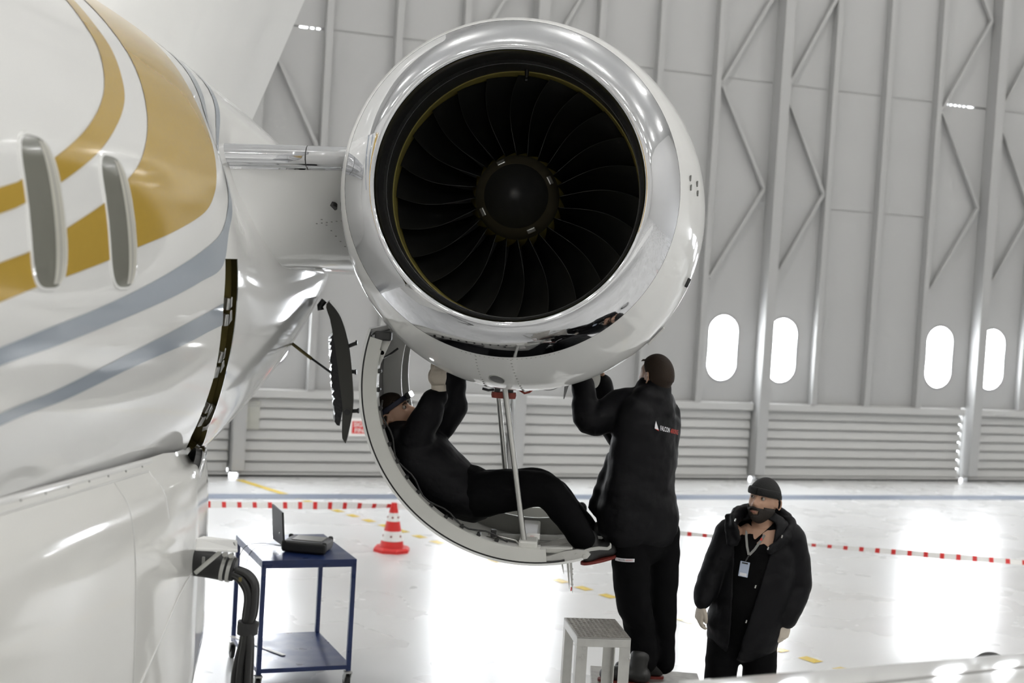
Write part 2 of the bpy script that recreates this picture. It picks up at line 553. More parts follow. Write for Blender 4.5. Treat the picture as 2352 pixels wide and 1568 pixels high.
leaf_no = 0
for k in range(-5, 6):
    J = JOINT0 + PITCH * k
    E_ = J + PITCH
    leaf_no += 1
    leaf = empty('door_%d' % leaf_no, W(J + PITCH / 2, 0, 0)); leaf['kind'] = 'structure'
    gap = 0.035 if k == 2 else 0.0            # daylight shows past one leaf edge
    # lower slats
    for i in range(7):
        z0 = 0.055 + i * 0.145
        V = []
        for u in (J + 0.02, E_ - 0.03 - gap):
            V += [W(u, z0 + 0.012, -0.03), W(u, z0 + 0.012, 0.05), W(u, z0 + 0.03, 0.055), W(u, z0 + 0.137, 0.02), W(u, z0 + 0.137, -0.03)]
        mk('slat', V, [(0, 1, 6, 5), (1, 2, 7, 6), (2, 3, 8, 7), (3, 4, 9, 8), (4, 0, 5, 9), (0, 4, 3, 2, 1), (5, 6, 7, 8, 9)], DOORPAINT, leaf)
    m = MB(); wbox(m, J, E_ - 0.02 - gap, 0.04, 1.10, -0.08, -0.031); m.build('back_sheet', DOORPAINT, leaf)
    m = MB(); wbox(m, J, E_ - 0.02 - gap, 1.075, 1.19, -0.06, 0.11); m.build('ledge', DOORPAINT, leaf, bevel=0.008)
    m = MB(); wbox(m, J + 0.12, E_ - gap, 0.03, 0.06, -0.06, 0.07); m.build('bottom_rail', DOORPAINT, leaf)
    m = MB(); wbox(m, J + 0.13, E_ - gap, 0.0, 0.031, -0.09, 0.05); m.build('floor_gasket', RUBBER, leaf)
    # joint post and ribs
    m = MB(); wbox(m, J, J + 0.17, 0.10, ROOM_H, 0.0, 0.24); m.build('post', RIBM, leaf, bevel=0.006)
    if k != 3:
        m = MB(); wbox(m, J - 0.06, J + 0.02, 0.10, 1.19, -0.10, -0.06); m.build('joint_strip', DOORPAINT, leaf)
    for r_ in RIBS:
        m = MB(); wbox(m, J + r_ - 0.035, J + r_ + 0.06, 1.19, ROOM_H, 0.0, 0.13); m.build('rib', RIBM, leaf, bevel=0.005)
    # sheets between the ribs
    edges = [J + 0.0] + [J + r_ for r_ in RIBS] + [E_ + 0.0]
    for bi in range(4):
        u0, u1 = edges[bi], edges[bi + 1]
        for si in range(4):
            z0, z1 = SEAMS[si] + (0.012 if si else 0), SEAMS[si + 1] - 0.012
            if si == 0 and bi in (0, 3):
                uc = J + 0.47 if bi == 0 else E_ - 0.57
                V, F, ring = oval_panel(u0, u1, z0, z1, uc, 2.01)
                mk('panel', V, F, PANELM, leaf)
                fv = []; ff = []
                for (x, z) in ring:
                    l = sqrt(x * x + z * z); g = 0.018 / l
                    fv += [W(uc + x * (1 + g), 2.01 + z * (1 + g), 0.006), W(uc + x * (1 - g), 2.01 + z * (1 - g), 0.006), W(uc + x * (1 - g), 2.01 + z * (1 - g), -0.03), W(uc + x * (1 + g), 2.01 + z * (1 + g), 0.0)]
                n_ = len(ring)
                for i in range(n_):
                    j = (i + 1) % n_
                    for q in range(3): ff.append((4 * i + q, 4 * j + q, 4 * j + q + 1, 4 * i + q + 1))
                mk('window_gasket', fv, ff, LAMPBODY, leaf)
                pv = [W(uc + x, 2.01 + z, -0.035) for x, z in ring] + [W(uc + x, 2.01 + z, -0.045) for x, z in ring]
                mk('window_pane', pv, [tuple(range(n_)), tuple(range(2 * n_ - 1, n_ - 1, -1))] + [(i, (i + 1) % n_, n_ + (i + 1) % n_, n_ + i) for i in range(n_)], PANE, leaf)
            else:
                m = MB(); wbox(m, u0, u1, z0, z1, -0.05, 0.0); m.build('panel', PANELM, leaf)
            # strip closing the seam; pierced where the photograph shows daylight
            if si:
                zs = SEAMS[si]
                if si == 2 and ((k == 0 and bi == 0) or (k == 2 and bi == 3)):
                    a_, b_ = (J + 0.62, J + 0.98) if k == 0 else (E_ - 0.86, E_ - 0.2)
                    m = MB(); wbox(m, u0, a_, zs - 0.03, zs + 0.03, -0.09, -0.045); wbox(m, b_, u1, zs - 0.03, zs + 0.03, -0.09, -0.045)
                    uu = a_; tog = 0
                    while uu < b_:
                        wbox(m, uu, min(b_, uu + 0.035), zs - 0.03, zs + 0.03, -0.09, -0.045); uu += 0.085 if tog % 5 else 0.15; tog += 1
                    m.build('seam_strip', PANELM, leaf)
                else:
                    m = MB(); wbox(m, u0, u1, zs - 0.03, zs + 0.03, -0.09, -0.012); m.build('seam_strip', PANELM, leaf)
    # zig-zag braces in the two bays beside each joint
    for ul, ur in ((J + 0.18, J + 0.97), (E_ - 0.92, E_ - 0.08)):
        zz = [(ul, 3.05), (ur, 4.45), (ul, 5.95), (ur, 7.45), (ul, 8.95), (ur, 10.4)]
        for (ua, za), (ub, zb) in zip(zz, zz[1:]):
            m = MB(); m.bar(W(ua, za, 0.07), W(ub, zb, 0.07), 0.05, 0.06, up=WN); m.build('brace', RIBM, leaf)

# high-bay lamps under the roof
lamp_proto = None
for iu in range(6):
    for it in range(5):
        p = W(-15.5 + iu * 7.0, ROOM_H - 0.55, 4.5 + it * 8.0)
        if lamp_proto is None:
            lamp = empty('high_bay_lamp', p)
            lathe_pts = []
            V = []; F = []
            prof = [(0.30, 0.15), (0.38, 0.14), (0.42, 0.04), (0.55, 0.03)]
            for z, r in prof:
                for q in range(20): V.append(p + Vector((r * cos(2 * pi * q / 20), r * sin(2 * pi * q / 20), z)))
            for i in range(len(prof) - 1):
                for q in range(20): F.append((i * 20 + q, i * 20 + (q + 1) % 20, (i + 1) * 20 + (q + 1) % 20, (i + 1) * 20 + q))
            mk('housing', V, F, LAMPBODY, lamp, True, 40)
            V = []; F = []
            prof = [(-0.02, 0.05), (-0.015, 0.16), (0.0, 0.25), (0.03, 0.27), (0.12, 0.235), (0.22, 0.18), (0.299, 0.145)]
            for z, r in prof:
                for q in range(20): V.append(p + Vector((r * cos(2 * pi * q / 20), r * sin(2 * pi * q / 20), z)))
            for i in range(len(prof) - 1):
                for q in range(20): F.append((i * 20 + q, i * 20 + (q + 1) % 20, (i + 1) * 20 + (q + 1) % 20, (i + 1) * 20 + q))
            F.append(tuple(range(20)))
            mk('prismatic_dome', V, F, LAMPGLOW, lamp, True, 40)
            lamp_proto = lamp
        else:
            lamp = lamp_proto.copy(); COL.objects.link(lamp); lamp.location = p
            for ch in lamp_proto.children:
                c = ch.copy(); COL.objects.link(c); c.parent = lamp
        tag(lamp, 'round high-bay lamp hanging under the hangar roof', 'lamp', 'high-bay lamps under the hangar roof')

# notices on the door
nb = empty('wall_notice', W(0.63, 0.62, 0.06), 'small grey paper notice on the slatted door left of the red sign', 'notice')
m = MB(); wbox(m, 0.54, 0.73, 0.64, 1.02, 0.058, 0.066); m.build('sheet', PAPER, nb)
m = MB(); wbox(m, 0.55, 0.72, 0.955, 0.965, 0.066, 0.068); wbox(m, 0.57, 0.69, 0.99, 1.0, 0.066, 0.068); m.build('printed_line', LAMPBODY, nb)
sg = empty('safety_sign', W(2.12, 0.55, 0.06), 'red and white safety sign on the slatted door beside the open cowl', 'sign')
m = MB(); wbox(m, 1.97, 2.36, 0.57, 0.82, 0.058, 0.066); m.build('board', TAPEWHITE, sg)
m = MB(); wbox(m, 2.01, 2.32, 0.61, 0.78, 0.066, 0.069); m.build('red_field', RED, sg)
for body, z, uo in (('SIGO', 0.705, 2.03), ('FINA', 0.625, 2.045)):
    V, F = text_mesh(body, 0.085, 0.0015)
    mk('lettering', [W(uo + v.x * 1.05, z + v.y, 0.0715) for v in V], F, TAPEWHITE, sg)
# black sheet added in place of an unidentified dark patch over the fuselage
bs = empty('dark_patch_sheet', W(-1.6, 6.6, 0.1), 'added black sheet standing in for a dark patch above the fuselage', 'dark_sheet')
m = MB()
wbox(m, -2.2, -0.9, 5.9, 8.2, 0.30, 0.33); m.build('cloth', SHIRT, bs)
m = MB(); m.tube([W(-2.3, 8.2, 0.315), W(-0.8, 8.2, 0.315)], 0.025); wbox(m, -1.6, -1.55, 8.19, 8.25, 0.0, 0.33); m.build('rod', STEEL, bs)

# ------------------------------------------------------------------ the aeroplane
plane = empty('airplane', (-2.78, 4.0, 0), 'white business jet with gold and grey stripes, engine cowl hanging open', 'airplane')
SEC = [(-6, -2.78, 2.76, 1.36, 1.36), (4.6, -2.78, 2.76, 1.36, 1.36), (6.0, -2.78, 2.765, 1.355, 1.35), (7.0, -2.78, 2.80, 1.33, 1.27), (8.0, -2.78, 2.865, 1.28, 1.13),
       (9.0, -2.78, 2.96, 1.20, .95), (10, -2.78, 3.06, 1.06, .78), (11, -2.78, 3.17, .88, .62), (12.5, -2.78, 3.35, .55, .4), (14, -2.78, 3.55, .25, .2)]


def sec(Y):
    n = len(SEC); Y = min(max(Y, SEC[0][0]), SEC[-1][0])
    i = 0
    while i < n - 2 and SEC[i + 1][0] <= Y: i += 1
    h = SEC[i + 1][0] - SEC[i][0]; t = (Y - SEC[i][0]) / h
    def sl(k, c):
        if k == 0 or k == n - 1: return 0.0
        return (SEC[k + 1][c] - SEC[k - 1][c]) / (SEC[k + 1][0] - SEC[k - 1][0])
    out = []
    for c in range(1, 5):
        m0, m1 = sl(i, c) * h, sl(i + 1, c) * h
        if i == 0: m0 = m1 = 0
        if i == 1: m0 = 0
        out.append((2 * t ** 3 - 3 * t * t + 1) * SEC[i][c] + (t ** 3 - 2 * t * t + t) * m0 + (-2 * t ** 3 + 3 * t * t) * SEC[i + 1][c] + (t ** 3 - t * t) * m1)
    return out


def fus(th, Y, lift=0.0):
    """point on the fuselage skin; th in degrees from the port side upwards"""
    xc, zc, a, b_ = sec(Y); t = radians(th)
    n = Vector((cos(t) / a, 0, sin(t) / b_)).normalized()
    k = min(1, max(0, (Y - 5.85) / 0.9)); k = k * k * (3 - 2 * k)
    if -90 < th < 90: a *= 1 - 0.13 * k * math.exp(-((th - 22) / 17) ** 2)      # waist beside the pylon
    return Vector((xc + a * cos(t), Y, zc + b_ * sin(t))) + n * lift


SLT = [-35.0, -28.0, -21.4, -14.7, -7.5, -2.9, 4.2]
SL_F = [6.04, 5.90, 5.838, 5.791, 5.72, 5.69, 5.70]
SL_A = [6.42, 6.17, 6.065, 5.975, 5.93, 5.908, 5.893]
ths = [-180 + 4 * i for i in range(36)] + [-36 + 1.0 * i for i in range(42)] + [6 + 3 * i for i in range(58)]
V = []; F = []
NF, NS, NA = 50, 2, 60
for th in ths:
    yf, yl = interp(th, SLT, SL_F), interp(th, SLT, SL_A)
    row = []
    for i in range(NF + 1):
        t = i / NF; row.append(-6 + (yf + 6) * (1 - (1 - t) ** 1.6))
    for i in range(1, NS + 1): row.append(yf + (yl - yf) * i / NS)
    for i in range(1, NA + 1): row.append(yl + (13.95 - yl) * (i / NA))
    for Y in row: V.append(fus(th, Y))
C_ = NF + NS + NA + 1
for j in range(len(ths)):
    j2 = (j + 1) % len(ths)
    for i in range(C_ - 1):
        if NF <= i < NF + NS and -36 <= ths[j] < 5: continue
        F.append((j * C_ + i, j * C_ + i + 1, j2 * C_ + i + 1, j2 * C_ + i))
k = len(V); V.append(Vector((-2.78, -6.6, 2.76))); V.append(Vector((-2.78, 14.05, 3.55)))
for j in range(len(ths)):
    j2 = (j + 1) % len(ths)
    F.append((k, j * C_, j2 * C_)); F.append((k + 1, j2 * C_ + C_ - 1, j * C_ + C_ - 1))
fuselage = mk('fuselage', V, F, WHITE, plane, True)

# the open slot of the service door: channel behind the skin, with brackets
V = []; F = []
tt = [-36 + i * 1.0 for i in range(42)]
for th in tt:
    yf, yl = interp(th, SLT, SL_F), interp(th, SLT, SL_A)
    V += [fus(th, yf, -0.002), fus(th, yf - 0.05, -0.16), fus(th, yl + 0.02, -0.16), fus(th, yl, -0.002)]
for i in range(len(tt) - 1):
    for q in range(3): F.append((4 * i + q, 4 * i + q + 1, 4 * i + q + 5, 4 * i + q + 4))
F += [(0, 1, 2, 3), tuple(4 * (len(tt) - 1) + q for q in range(4))]
ch = mk('door_recess', V, F, OLIVE, plane, True, 30)
for th in (-4.5, -14.5, -25.5):
    yl = interp(th, SLT, SL_A)
    m = MB()
    for d in (-1.6, 1.4):
        c = fus(th + d, yl - 0.02, -0.065)
        m.box(c, (0.085, 0.06, 0.05), Matrix.Rotation(radians(-th), 3, 'Y'))
    m.tube([fus(th - 1.4, yl - 0.048, -0.05), fus(th - 1.4, yl - 0.062, -0.05)], 0.014, 10)
    m.tube([fus(th + 1.6, yl - 0.048, -0.05), fus(th + 1.6, yl - 0.062, -0.05)], 0.010, 10)
    m.build('bracket', STEEL, ch, bevel=0.004)
    m = MB(); m.tube([fus(th - 0.2, yl - 0.03, -0.05), fus(th - 0.2, yl - 0.062, -0.05)], 0.008, 8); m.build('red_plug', RED, ch)
# skin lip around the slot
V = []; F = []
for th in tt:
    yl = interp(th, SLT, SL_A)
    V += [fus(th, yl - 0.004, 0.004), fus(th, yl + 0.012, 0.004), fus(th, yl + 0.012, 0.0), fus(th, yl - 0.004, -0.02)]
for i in range(len(tt) - 1):
    for q in range(4): F.append((4 * i + q, 4 * i + (q + 1) % 4, 4 * i + 4 + (q + 1) % 4, 4 * i + 4 + q))
mk('slot_trim', V, F, CHROME, ch, True, 30)


def stripe(name, up, lo, m, n=10, lift=0.0022):
    """painted band on the skin: up/lo are lists of (theta, Y) for its forward and aft borders"""
    a = catmull(up, 8); b_ = catmull(lo, 8)
    N = 90
    def samp(L, t):
        x = t * (len(L) - 1); i = min(int(x), len(L) - 2); f = x - i
        return [L[i][c] + (L[i + 1][c] - L[i][c]) * f for c in (0, 1)]
    V = []; F = []
    for i in range(N + 1):
        p, q = samp(a, i / N), samp(b_, i / N)
        for j in range(n + 1):
            f = j / n
            V.append(fus(p[0] + (q[0] - p[0]) * f, p[1] + (q[1] - p[1]) * f, lift))
    for i in range(N):
        for j in range(n):
            k = i * (n + 1) + j
            F.append((k, k + 1, k + n + 2, k + n + 1))
    return mk(name, V, F, m, fuselage, True)


stripe('gold_stripe',
       [(5.0, 2.7), (11.0, 3.482), (12.5, 3.646), (17.0, 3.999), (21.2, 4.274), (26.0, 4.516), (30.6, 4.683), (36.9, 4.839), (41.4, 4.888), (46.1, 4.928), (60, 5.0), (80, 5.03)],
       [(2.0, 2.7), (8.2, 3.462), (9.3, 3.592), (12.3, 3.875), (17.7, 4.289), (23.0, 4.59), (27.7, 4.797), (32.2, 4.919), (38.0, 5.028), (43.1, 5.058), (60, 5.13), (80, 5.16)], GOLD)
stripe('gold_stripe',
       [(-2.0, 2.7), (3.1, 3.446), (4.7, 3.667), (7.2, 3.895), (11.3, 4.27), (14.5, 4.497), (18.2, 4.723), (23.4, 4.925), (29.4, 5.088), (36.4, 5.229), (42.7, 5.30), (60, 5.42), (80, 5.46)],
       [(-6.0, 2.7), (-1.0, 3.452), (0.6, 3.7), (1.8, 3.914), (4.1, 4.298), (5.7, 4.53), (8.7, 4.995), (12.4, 5.438), (15.9, 5.648), (19.6, 5.774), (25.1, 5.897), (31.0, 6.013), (39.6, 6.16), (60, 6.42), (80, 6.5)], GOLD, 16)
stripe('grey_stripe',
       [(-9, 2.8), (-5.8, 3.481), (-4.1, 3.804), (-2.1, 4.196), (0.9, 4.676), (3.9, 5.077), (5.1, 5.227), (7.8, 5.53), (10.4, 5.711), (15, 5.87), (20.2, 6.0), (25.4, 6.12), (31.5, 6.25), (40, 6.45), (60, 6.8)],
       [(-11, 2.8), (-7.8, 3.5), (-6.3, 3.885), (-4.1, 4.364), (-1.5, 4.883), (1.1, 5.305), (3.6, 5.64), (9.4, 5.781), (14, 5.93), (20.4, 6.08), (25.6, 6.22), (31.5, 6.36), (40, 6.58), (60, 6.95)], SLATE)
stripe('grey_stripe',
       [(-17, 2.8), (-13.3, 3.571), (-12.1, 3.899), (-10.1, 4.282), (-7.6, 4.748), (-4.4, 5.344), (-2.6, 5.68)],
       [(-19, 2.8), (-14.8, 3.597), (-13.4, 4.05), (-10.8, 4.617), (-8.7, 5.175), (-7.2, 5.50), (-6.4, 5.715)], SLATE)
stripe('grey_stripe', [(20, 6.46), (30, 6.62), (40, 6.82), (52, 7.05), (65, 7.3)], [(20, 6.53), (30, 6.70), (40, 6.91), (52, 7.15), (65, 7.4)], SLATE)

# cabin windows (rounded upright ovals wrapped on to the skin)
for yc in (3.768, 4.396):
    w, h = 0.128, 8.65
    ring = []
    for i in range(56):
        a = 2 * pi * i / 56
        ring.append((abs(cos(a)) ** 0.62 * (1 if cos(a) > 0 else -1), abs(sin(a)) ** 0.50 * (1 if sin(a) > 0 else -1)))
    V = []; F = []
    for s_, lf in ((1.07, 0.0), (1.055, 0.005), (1.0, 0.006), (0.985, 0.001)):
        for x, z in ring: V.append(fus(9.05 + z * h * (1 + (s_ - 1) * 0.7), yc + x * w * s_, lf))
    for q in range(3):
        for i in range(56): F.append((q * 56 + i, q * 56 + (i + 1) % 56, (q + 1) * 56 + (i + 1) % 56, (q + 1) * 56 + i))
    win = mk('cabin_window', V, F, WHITE, plane, True, 30)
    V = []; F = []
    steps = [1.0, 0.8, 0.6, 0.4, 0.2]
    for s_ in steps:
        for x, z in ring: V.append(fus(9.05 + z * h * s_, yc + x * w * s_, 0.0048))
    V.append(fus(9.05, yc, 0.0048))
    for q in range(len(steps) - 1):
        for i in range(56): F.append((q * 56 + i, q * 56 + (i + 1) % 56, (q + 1) * 56 + (i + 1) % 56, (q + 1) * 56 + i))
    for i in range(56): F.append(((len(steps) - 1) * 56 + i, (len(steps) - 1) * 56 + (i + 1) % 56, len(V) - 1))
    mk('pane', V, F, GLASSM, win, True)
    for x0, x1, mm, lf in ((0.40, 0.985, REVEAL_LIGHT, 0.0054), (0.62, 0.68, SEAM, 0.0058)):      # pale strip and dark line painted over the pane, imitating a lit aft reveal
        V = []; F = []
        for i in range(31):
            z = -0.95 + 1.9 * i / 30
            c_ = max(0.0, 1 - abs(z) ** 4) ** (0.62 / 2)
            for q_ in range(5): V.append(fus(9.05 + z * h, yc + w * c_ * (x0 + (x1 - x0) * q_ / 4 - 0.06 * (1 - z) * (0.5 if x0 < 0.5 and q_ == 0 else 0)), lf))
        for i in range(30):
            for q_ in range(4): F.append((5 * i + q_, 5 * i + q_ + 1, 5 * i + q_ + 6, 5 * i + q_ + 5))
        mk('painted_reveal_light', V, F, mm, win, True)

# wing-to-body fairing: loft of upright sections, blunt aft end
def fair(s, Y):
    """s 0..1 from the top edge round under the belly"""
    k = interp(Y, [-6, 4.4, 5.2, 5.6, 6.2, 7.2], [1.0, 1.0, 0.998, 0.985, 0.90, 0.62])
    zt = interp(Y, [-6, 3.6, 5.4, 5.8, 7.2], [2.19, 2.17, 2.09, 2.05, 1.9])
    pts = [(-1.545, zt + .025), (-1.515, zt - 0.03), (-1.462, 1.99), (-1.437, 1.75), (-1.432, 1.4), (-1.438, 1.1), (-1.56, 0.86), (-1.98, 0.77), (-2.78, 0.74)]
    c = catmull(pts, 6); x = s * (len(c) - 1); i = min(int(x), len(c) - 2); f = x - i
    px = c[i][0] + (c[i + 1][0] - c[i][0]) * f; pz = c[i][1] + (c[i + 1][1] - c[i][1]) * f
    return Vector((-2.78 + (px + 2.78) * k, Y, pz + (1 - k) * (2.2 - pz) * 0.5))


V = []; F = []
Ys = [-6 + i * 0.8 for i in range(13)] + [4.4 + 0.1 * i for i in range(29)]
NSF = 56
for Y in Ys:
    for i in range(NSF + 1): V.append(fair(i / NSF, Y))
for j in range(len(Ys) - 1):
    for i in range(NSF): F.append((j * (NSF + 1) + i, j * (NSF + 1) + i + 1, (j + 1) * (NSF + 1) + i + 1, (j + 1) * (NSF + 1) + i))
fairing = mk('belly_fairing', V, F, FAIR, plane, True)
# mirror half so that the belly is closed
V2 = [Vector((-5.56 - v.x, v.y, v.z)) for v in V]
mk('belly_fairing', V2, F, FAIR, plane, True)


PALESEAM = mat('pale_sealant', (0.62, 0.62, 0.60), 0.3)
def fair_strip(name, path, w, m, lift=0.002, n=60):
    """narrow raised line on the fairing along (s, Y) points"""
    c = catmull(path, 10)
    V = []; F = []
    for i, (s_, Y) in enumerate(c):
        a = fair(s_, Y); d = (fair(c[min(i + 1, len(c) - 1)][0], c[min(i + 1, len(c) - 1)][1]) - fair(c[max(0, i - 1)][0], c[max(0, i - 1)][1])).normalized()
        e1 = fair(min(1, s_ + 0.004), Y) - fair(max(0, s_ - 0.004), Y); e2 = fair(s_, Y + 0.01) - fair(s_, Y - 0.01)
        nn = e1.cross(e2).normalized()
        if nn.x < 0: nn = -nn
        sd = d.cross(nn).normalized() * w / 2
        V += [a - sd + nn * 0.0005, a - sd * 0.7 + nn * lift, a + sd * 0.7 + nn * lift, a + sd + nn * 0.0005]
    for i in range(len(c) - 1):
        for q in range(3): F.append((4 * i + q, 4 * i + q + 1, 4 * i + q + 5, 4 * i + q + 4))
    return mk(name, V, F, m, fairing, True)


fair_strip('panel_seam', [(0.035, -2.0), (0.035, 2.0), (0.035, 4.0), (0.035, 5.2)], 0.02, WHITE, 0.005)
fair_strip('panel_seam', [(0.10, -2.0), (0.10, 2.0), (0.10, 4.0), (0.10, 5.12)], 0.008, PALESEAM, 0.002)
fair_strip('panel_seam', [(0.10, 5.12), (0.2, 5.13), (0.3, 5.15)], 0.010, WHITE, 0.004)
fair_strip('panel_seam', [(0.10, 4.72), (0.2, 4.73), (0.35, 4.74), (0.5, 4.75), (0.65, 4.75)], 0.008, PALESEAM, 0.002)
fair_strip('panel_seam', [(0.52, 4.75), (0.48, 5.0), (0.44, 5.25), (0.42, 5.5)], 0.010, WHITE, 0.004)
# fastener heads along the fairing edge: too small to pick apart
m = MB()
for i in range(14):
    c = fair(0.062, 2.6 + i * 0.19)
    v, f = tube_geo([c - Vector((0.004, 0, 0)), c + Vector((0.003, 0, 0))], 0.004, 6); m.add(v, f)
tag(m.build('fastener_row', SEAM, fairing), kind='stuff')
# oval drain hole at the foot of the slot
V = []
for i in range(28):
    a = 2 * pi * i / 28
    V.append(Vector((0, 0.16 * cos(a) * (1 - 0.25 * sin(a)), 0.115 * sin(a))))
c = Vector((-1.585, 5.93, 1.94)); nrm = Vector((0.80, 0.35, -0.25)).normalized(); up = Vector((0.35, -0.45, 1)).normalized(); sd = up.cross(nrm).normalized(); up = nrm.cross(sd)
mk('drain_hole', [c + sd * v.y * 0.8 + up * v.z * 1.25 for v in V] + [c - nrm * 0.03 + sd * v.y * 0.8 + up * v.z * 1.25 for v in V],
   [tuple(range(28))] + [(i, (i + 1) % 28, 28 + (i + 1) % 28, 28 + i) for i in range(28)], LINER, fairing)
m = MB(); ringp = [c + nrm * 0.004 + sd * v.y * 0.86 + up * v.z * 1.33 for v in V]; m.tube(ringp + [ringp[0]], 0.010, 8, False); m.build('drain_rim', CHROME, fairing, True)

# vertical tail: swept aerofoil
V = []; F = []
rows = [(3.3, 6.6, 10.9, 0.30), (3.9, 7.25, 11.5, 0.25), (4.25, 7.62, 12.0, 0.235), (5.4, 9.0, 13.6, 0.21), (7.6, 11.5, 16.2, 0.16)]
AF = [(0.0, 0.0), (0.012, 0.30), (0.05, 0.58), (0.12, 0.8), (0.3, 1.0), (0.5, 0.93), (0.75, 0.55), (1.0, 0.06)]
prof = [(t, w_) for t, w_ in AF] + [(t, -w_) for t, w_ in AF[::-1][:-1]]
for z, y0, y1, hw in rows:
    for t, w_ in prof: V.append((-2.78 + w_ * hw, y0 + (y1 - y0) * t, z))
n_ = len(prof)
for i in range(len(rows) - 1):
    for q in range(n_): F.append((i * n_ + q, i * n_ + (q + 1) % n_, (i + 1) * n_ + (q + 1) % n_, (i + 1) * n_ + q))
F.append(tuple(range(n_))); F.append(tuple((len(rows) - 1) * n_ + q for q in range(n_)))
fin = mk('vertical_tail', V, F, WHITE, plane, True, 50)

# port wing: upper surface with rounded trailing edge
V = []; F = []
for X in [-1.5 + 0.5 * i for i in range(22)]:
    yte = 4.088 + (X - 0.613) * 0.591; chord = 3.6 - 0.2 * max(0, X)
    zt = 1.778 - 0.015 * (X - 1)
    for t, dz in ((0.0, -0.03), (0.0, 0.0), (0.006, 0.018), (0.02, 0.030), (0.1, 0.065), (0.3, 0.15), (0.6, 0.20), (0.85, 0.14), (0.97, 0.02), (1.0, -0.06), (0.95, -0.14), (0.6, -0.2), (0.3, -0.13), (0.05, -0.05)):
        V.append((X, yte - t * chord, zt + dz - 0.02))
n_ = 14
for i in range(21):
    for q in range(n_): F.append((i * n_ + q, i * n_ + (q + 1) % n_, (i + 1) * n_ + (q + 1) % n_, (i + 1) * n_ + q))
F.append(tuple(range(n_))); F.append(tuple(21 * n_ + q for q in range(n_)))
wing = mk('wing', V, F, WHITE, plane, True, 50)
m2 = MB(); m2.bar((-1.2, 2.60, 1.842), (7.0, 7.3, 1.90), 0.012, 0.004); m2.build('flap_seam', SEAM, wing)

# ------------------------------------------------------------------ engine
EC = (-0.345, 3.295)
def lp(rows): return [(Y, r, EC[0], EC[1]) for Y, r in rows]
outer = [(6.862, 0.8085), (6.95, 0.841), (7.05, 0.866), (7.18, 0.887), (7.32, 0.900), (7.45, 0.905)]
prof = []
for Y, r in outer:
    t = (Y - 6.862) / (7.45 - 6.862); t = t * t * (3 - 2 * t)
    prof.append((Y, r + 0.031 * t, EC[0] + 0.048 * t, EC[1] - 0.075 * t))
prof += [(7.452, 0.91, EC[0] + 0.048, EC[1] - 0.075), (7.452, 0.70, EC[0], EC[1])]
engine = lathe('engine', prof, WHITE, plane, 128, 40)
engine['label'] = 'white turbofan engine nacelle'
lathe('inlet_throat', lp([(6.85, 0.6175), (6.80, 0.6165), (6.72, 0.617), (6.66, 0.619), (6.635, 0.6222), (6.622, 0.6248)]), THROAT, engine, 160)
lip = lathe('inlet_lip', lp([(6.622, 0.6248), (6.611, 0.629), (6.604, 0.635), (6.60, 0.645), (6.603, 0.656), (6.615, 0.673), (6.64, 0.6955), (6.68, 0.722), (6.73, 0.750), (6.79, 0.779), (6.858, 0.8075)]), CHROME, engine, 160)
lip['label'] = 'polished metal inlet lip'
lathe('lip_seam', lp([(6.858, 0.8078), (6.8585, 0.8085), (6.862, 0.8085), (6.8625, 0.8078)]), DARKMETAL, engine, 128)
lathe('inlet_duct', lp([(6.849, 0.6172), (6.9, 0.618), (7.0, 0.625), (7.1, 0.632), (7.25, 0.640), (7.40, 0.646)]), LINER, engine, 128)
lathe('duct_seam', lp([(6.955, 0.6205), (6.955, 0.617), (6.968, 0.6175), (6.968, 0.622)]), DARKMETAL, engine, 128)
lathe('rub_strip', lp([(7.40, 0.6465), (7.40, 0.640), (7.47, 0.641), (7.72, 0.645)]), RUBSTRIP, engine, 128, 30)
lathe('fan_backplate', lp([(7.78, 0.66), (7.80, 0.4), (7.80, 0.0)]), SPIN, engine, 64)
# spinner
lathe('spinner', lp([(7.17, 0.0), (7.175, 0.018), (7.19, 0.034), (7.25, 0.085), (7.33, 0.145), (7.365, 0.166)]), SPIN, engine, 64)
ring = lathe('spinner_ring', lp([(7.366, 0.1665), (7.40, 0.188), (7.44, 0.208), (7.47, 0.219), (7.50, 0.222), (7.50, 0.18)]), SPINRING, engine, 64, 40)
for a in (118, 29, 208, 297):
    c = Vector((EC[0] + 0.192 * cos(radians(a)), 7.40, EC[1] + 0.192 * sin(radians(a))))
    R = Matrix.Rotation(radians(-a + 90), 3, 'Y')
    m = MB(); m.box(c, (0.045, 0.012, 0.025), R @ Matrix.Rotation(radians(-30), 3, 'X')); m.build('balance_weight', STEEL, engine, bevel=0.004)
lathe('hub', lp([(7.50, 0.222), (7.60, 0.238), (7.72, 0.262)]), RUBSTRIP, engine, 64)
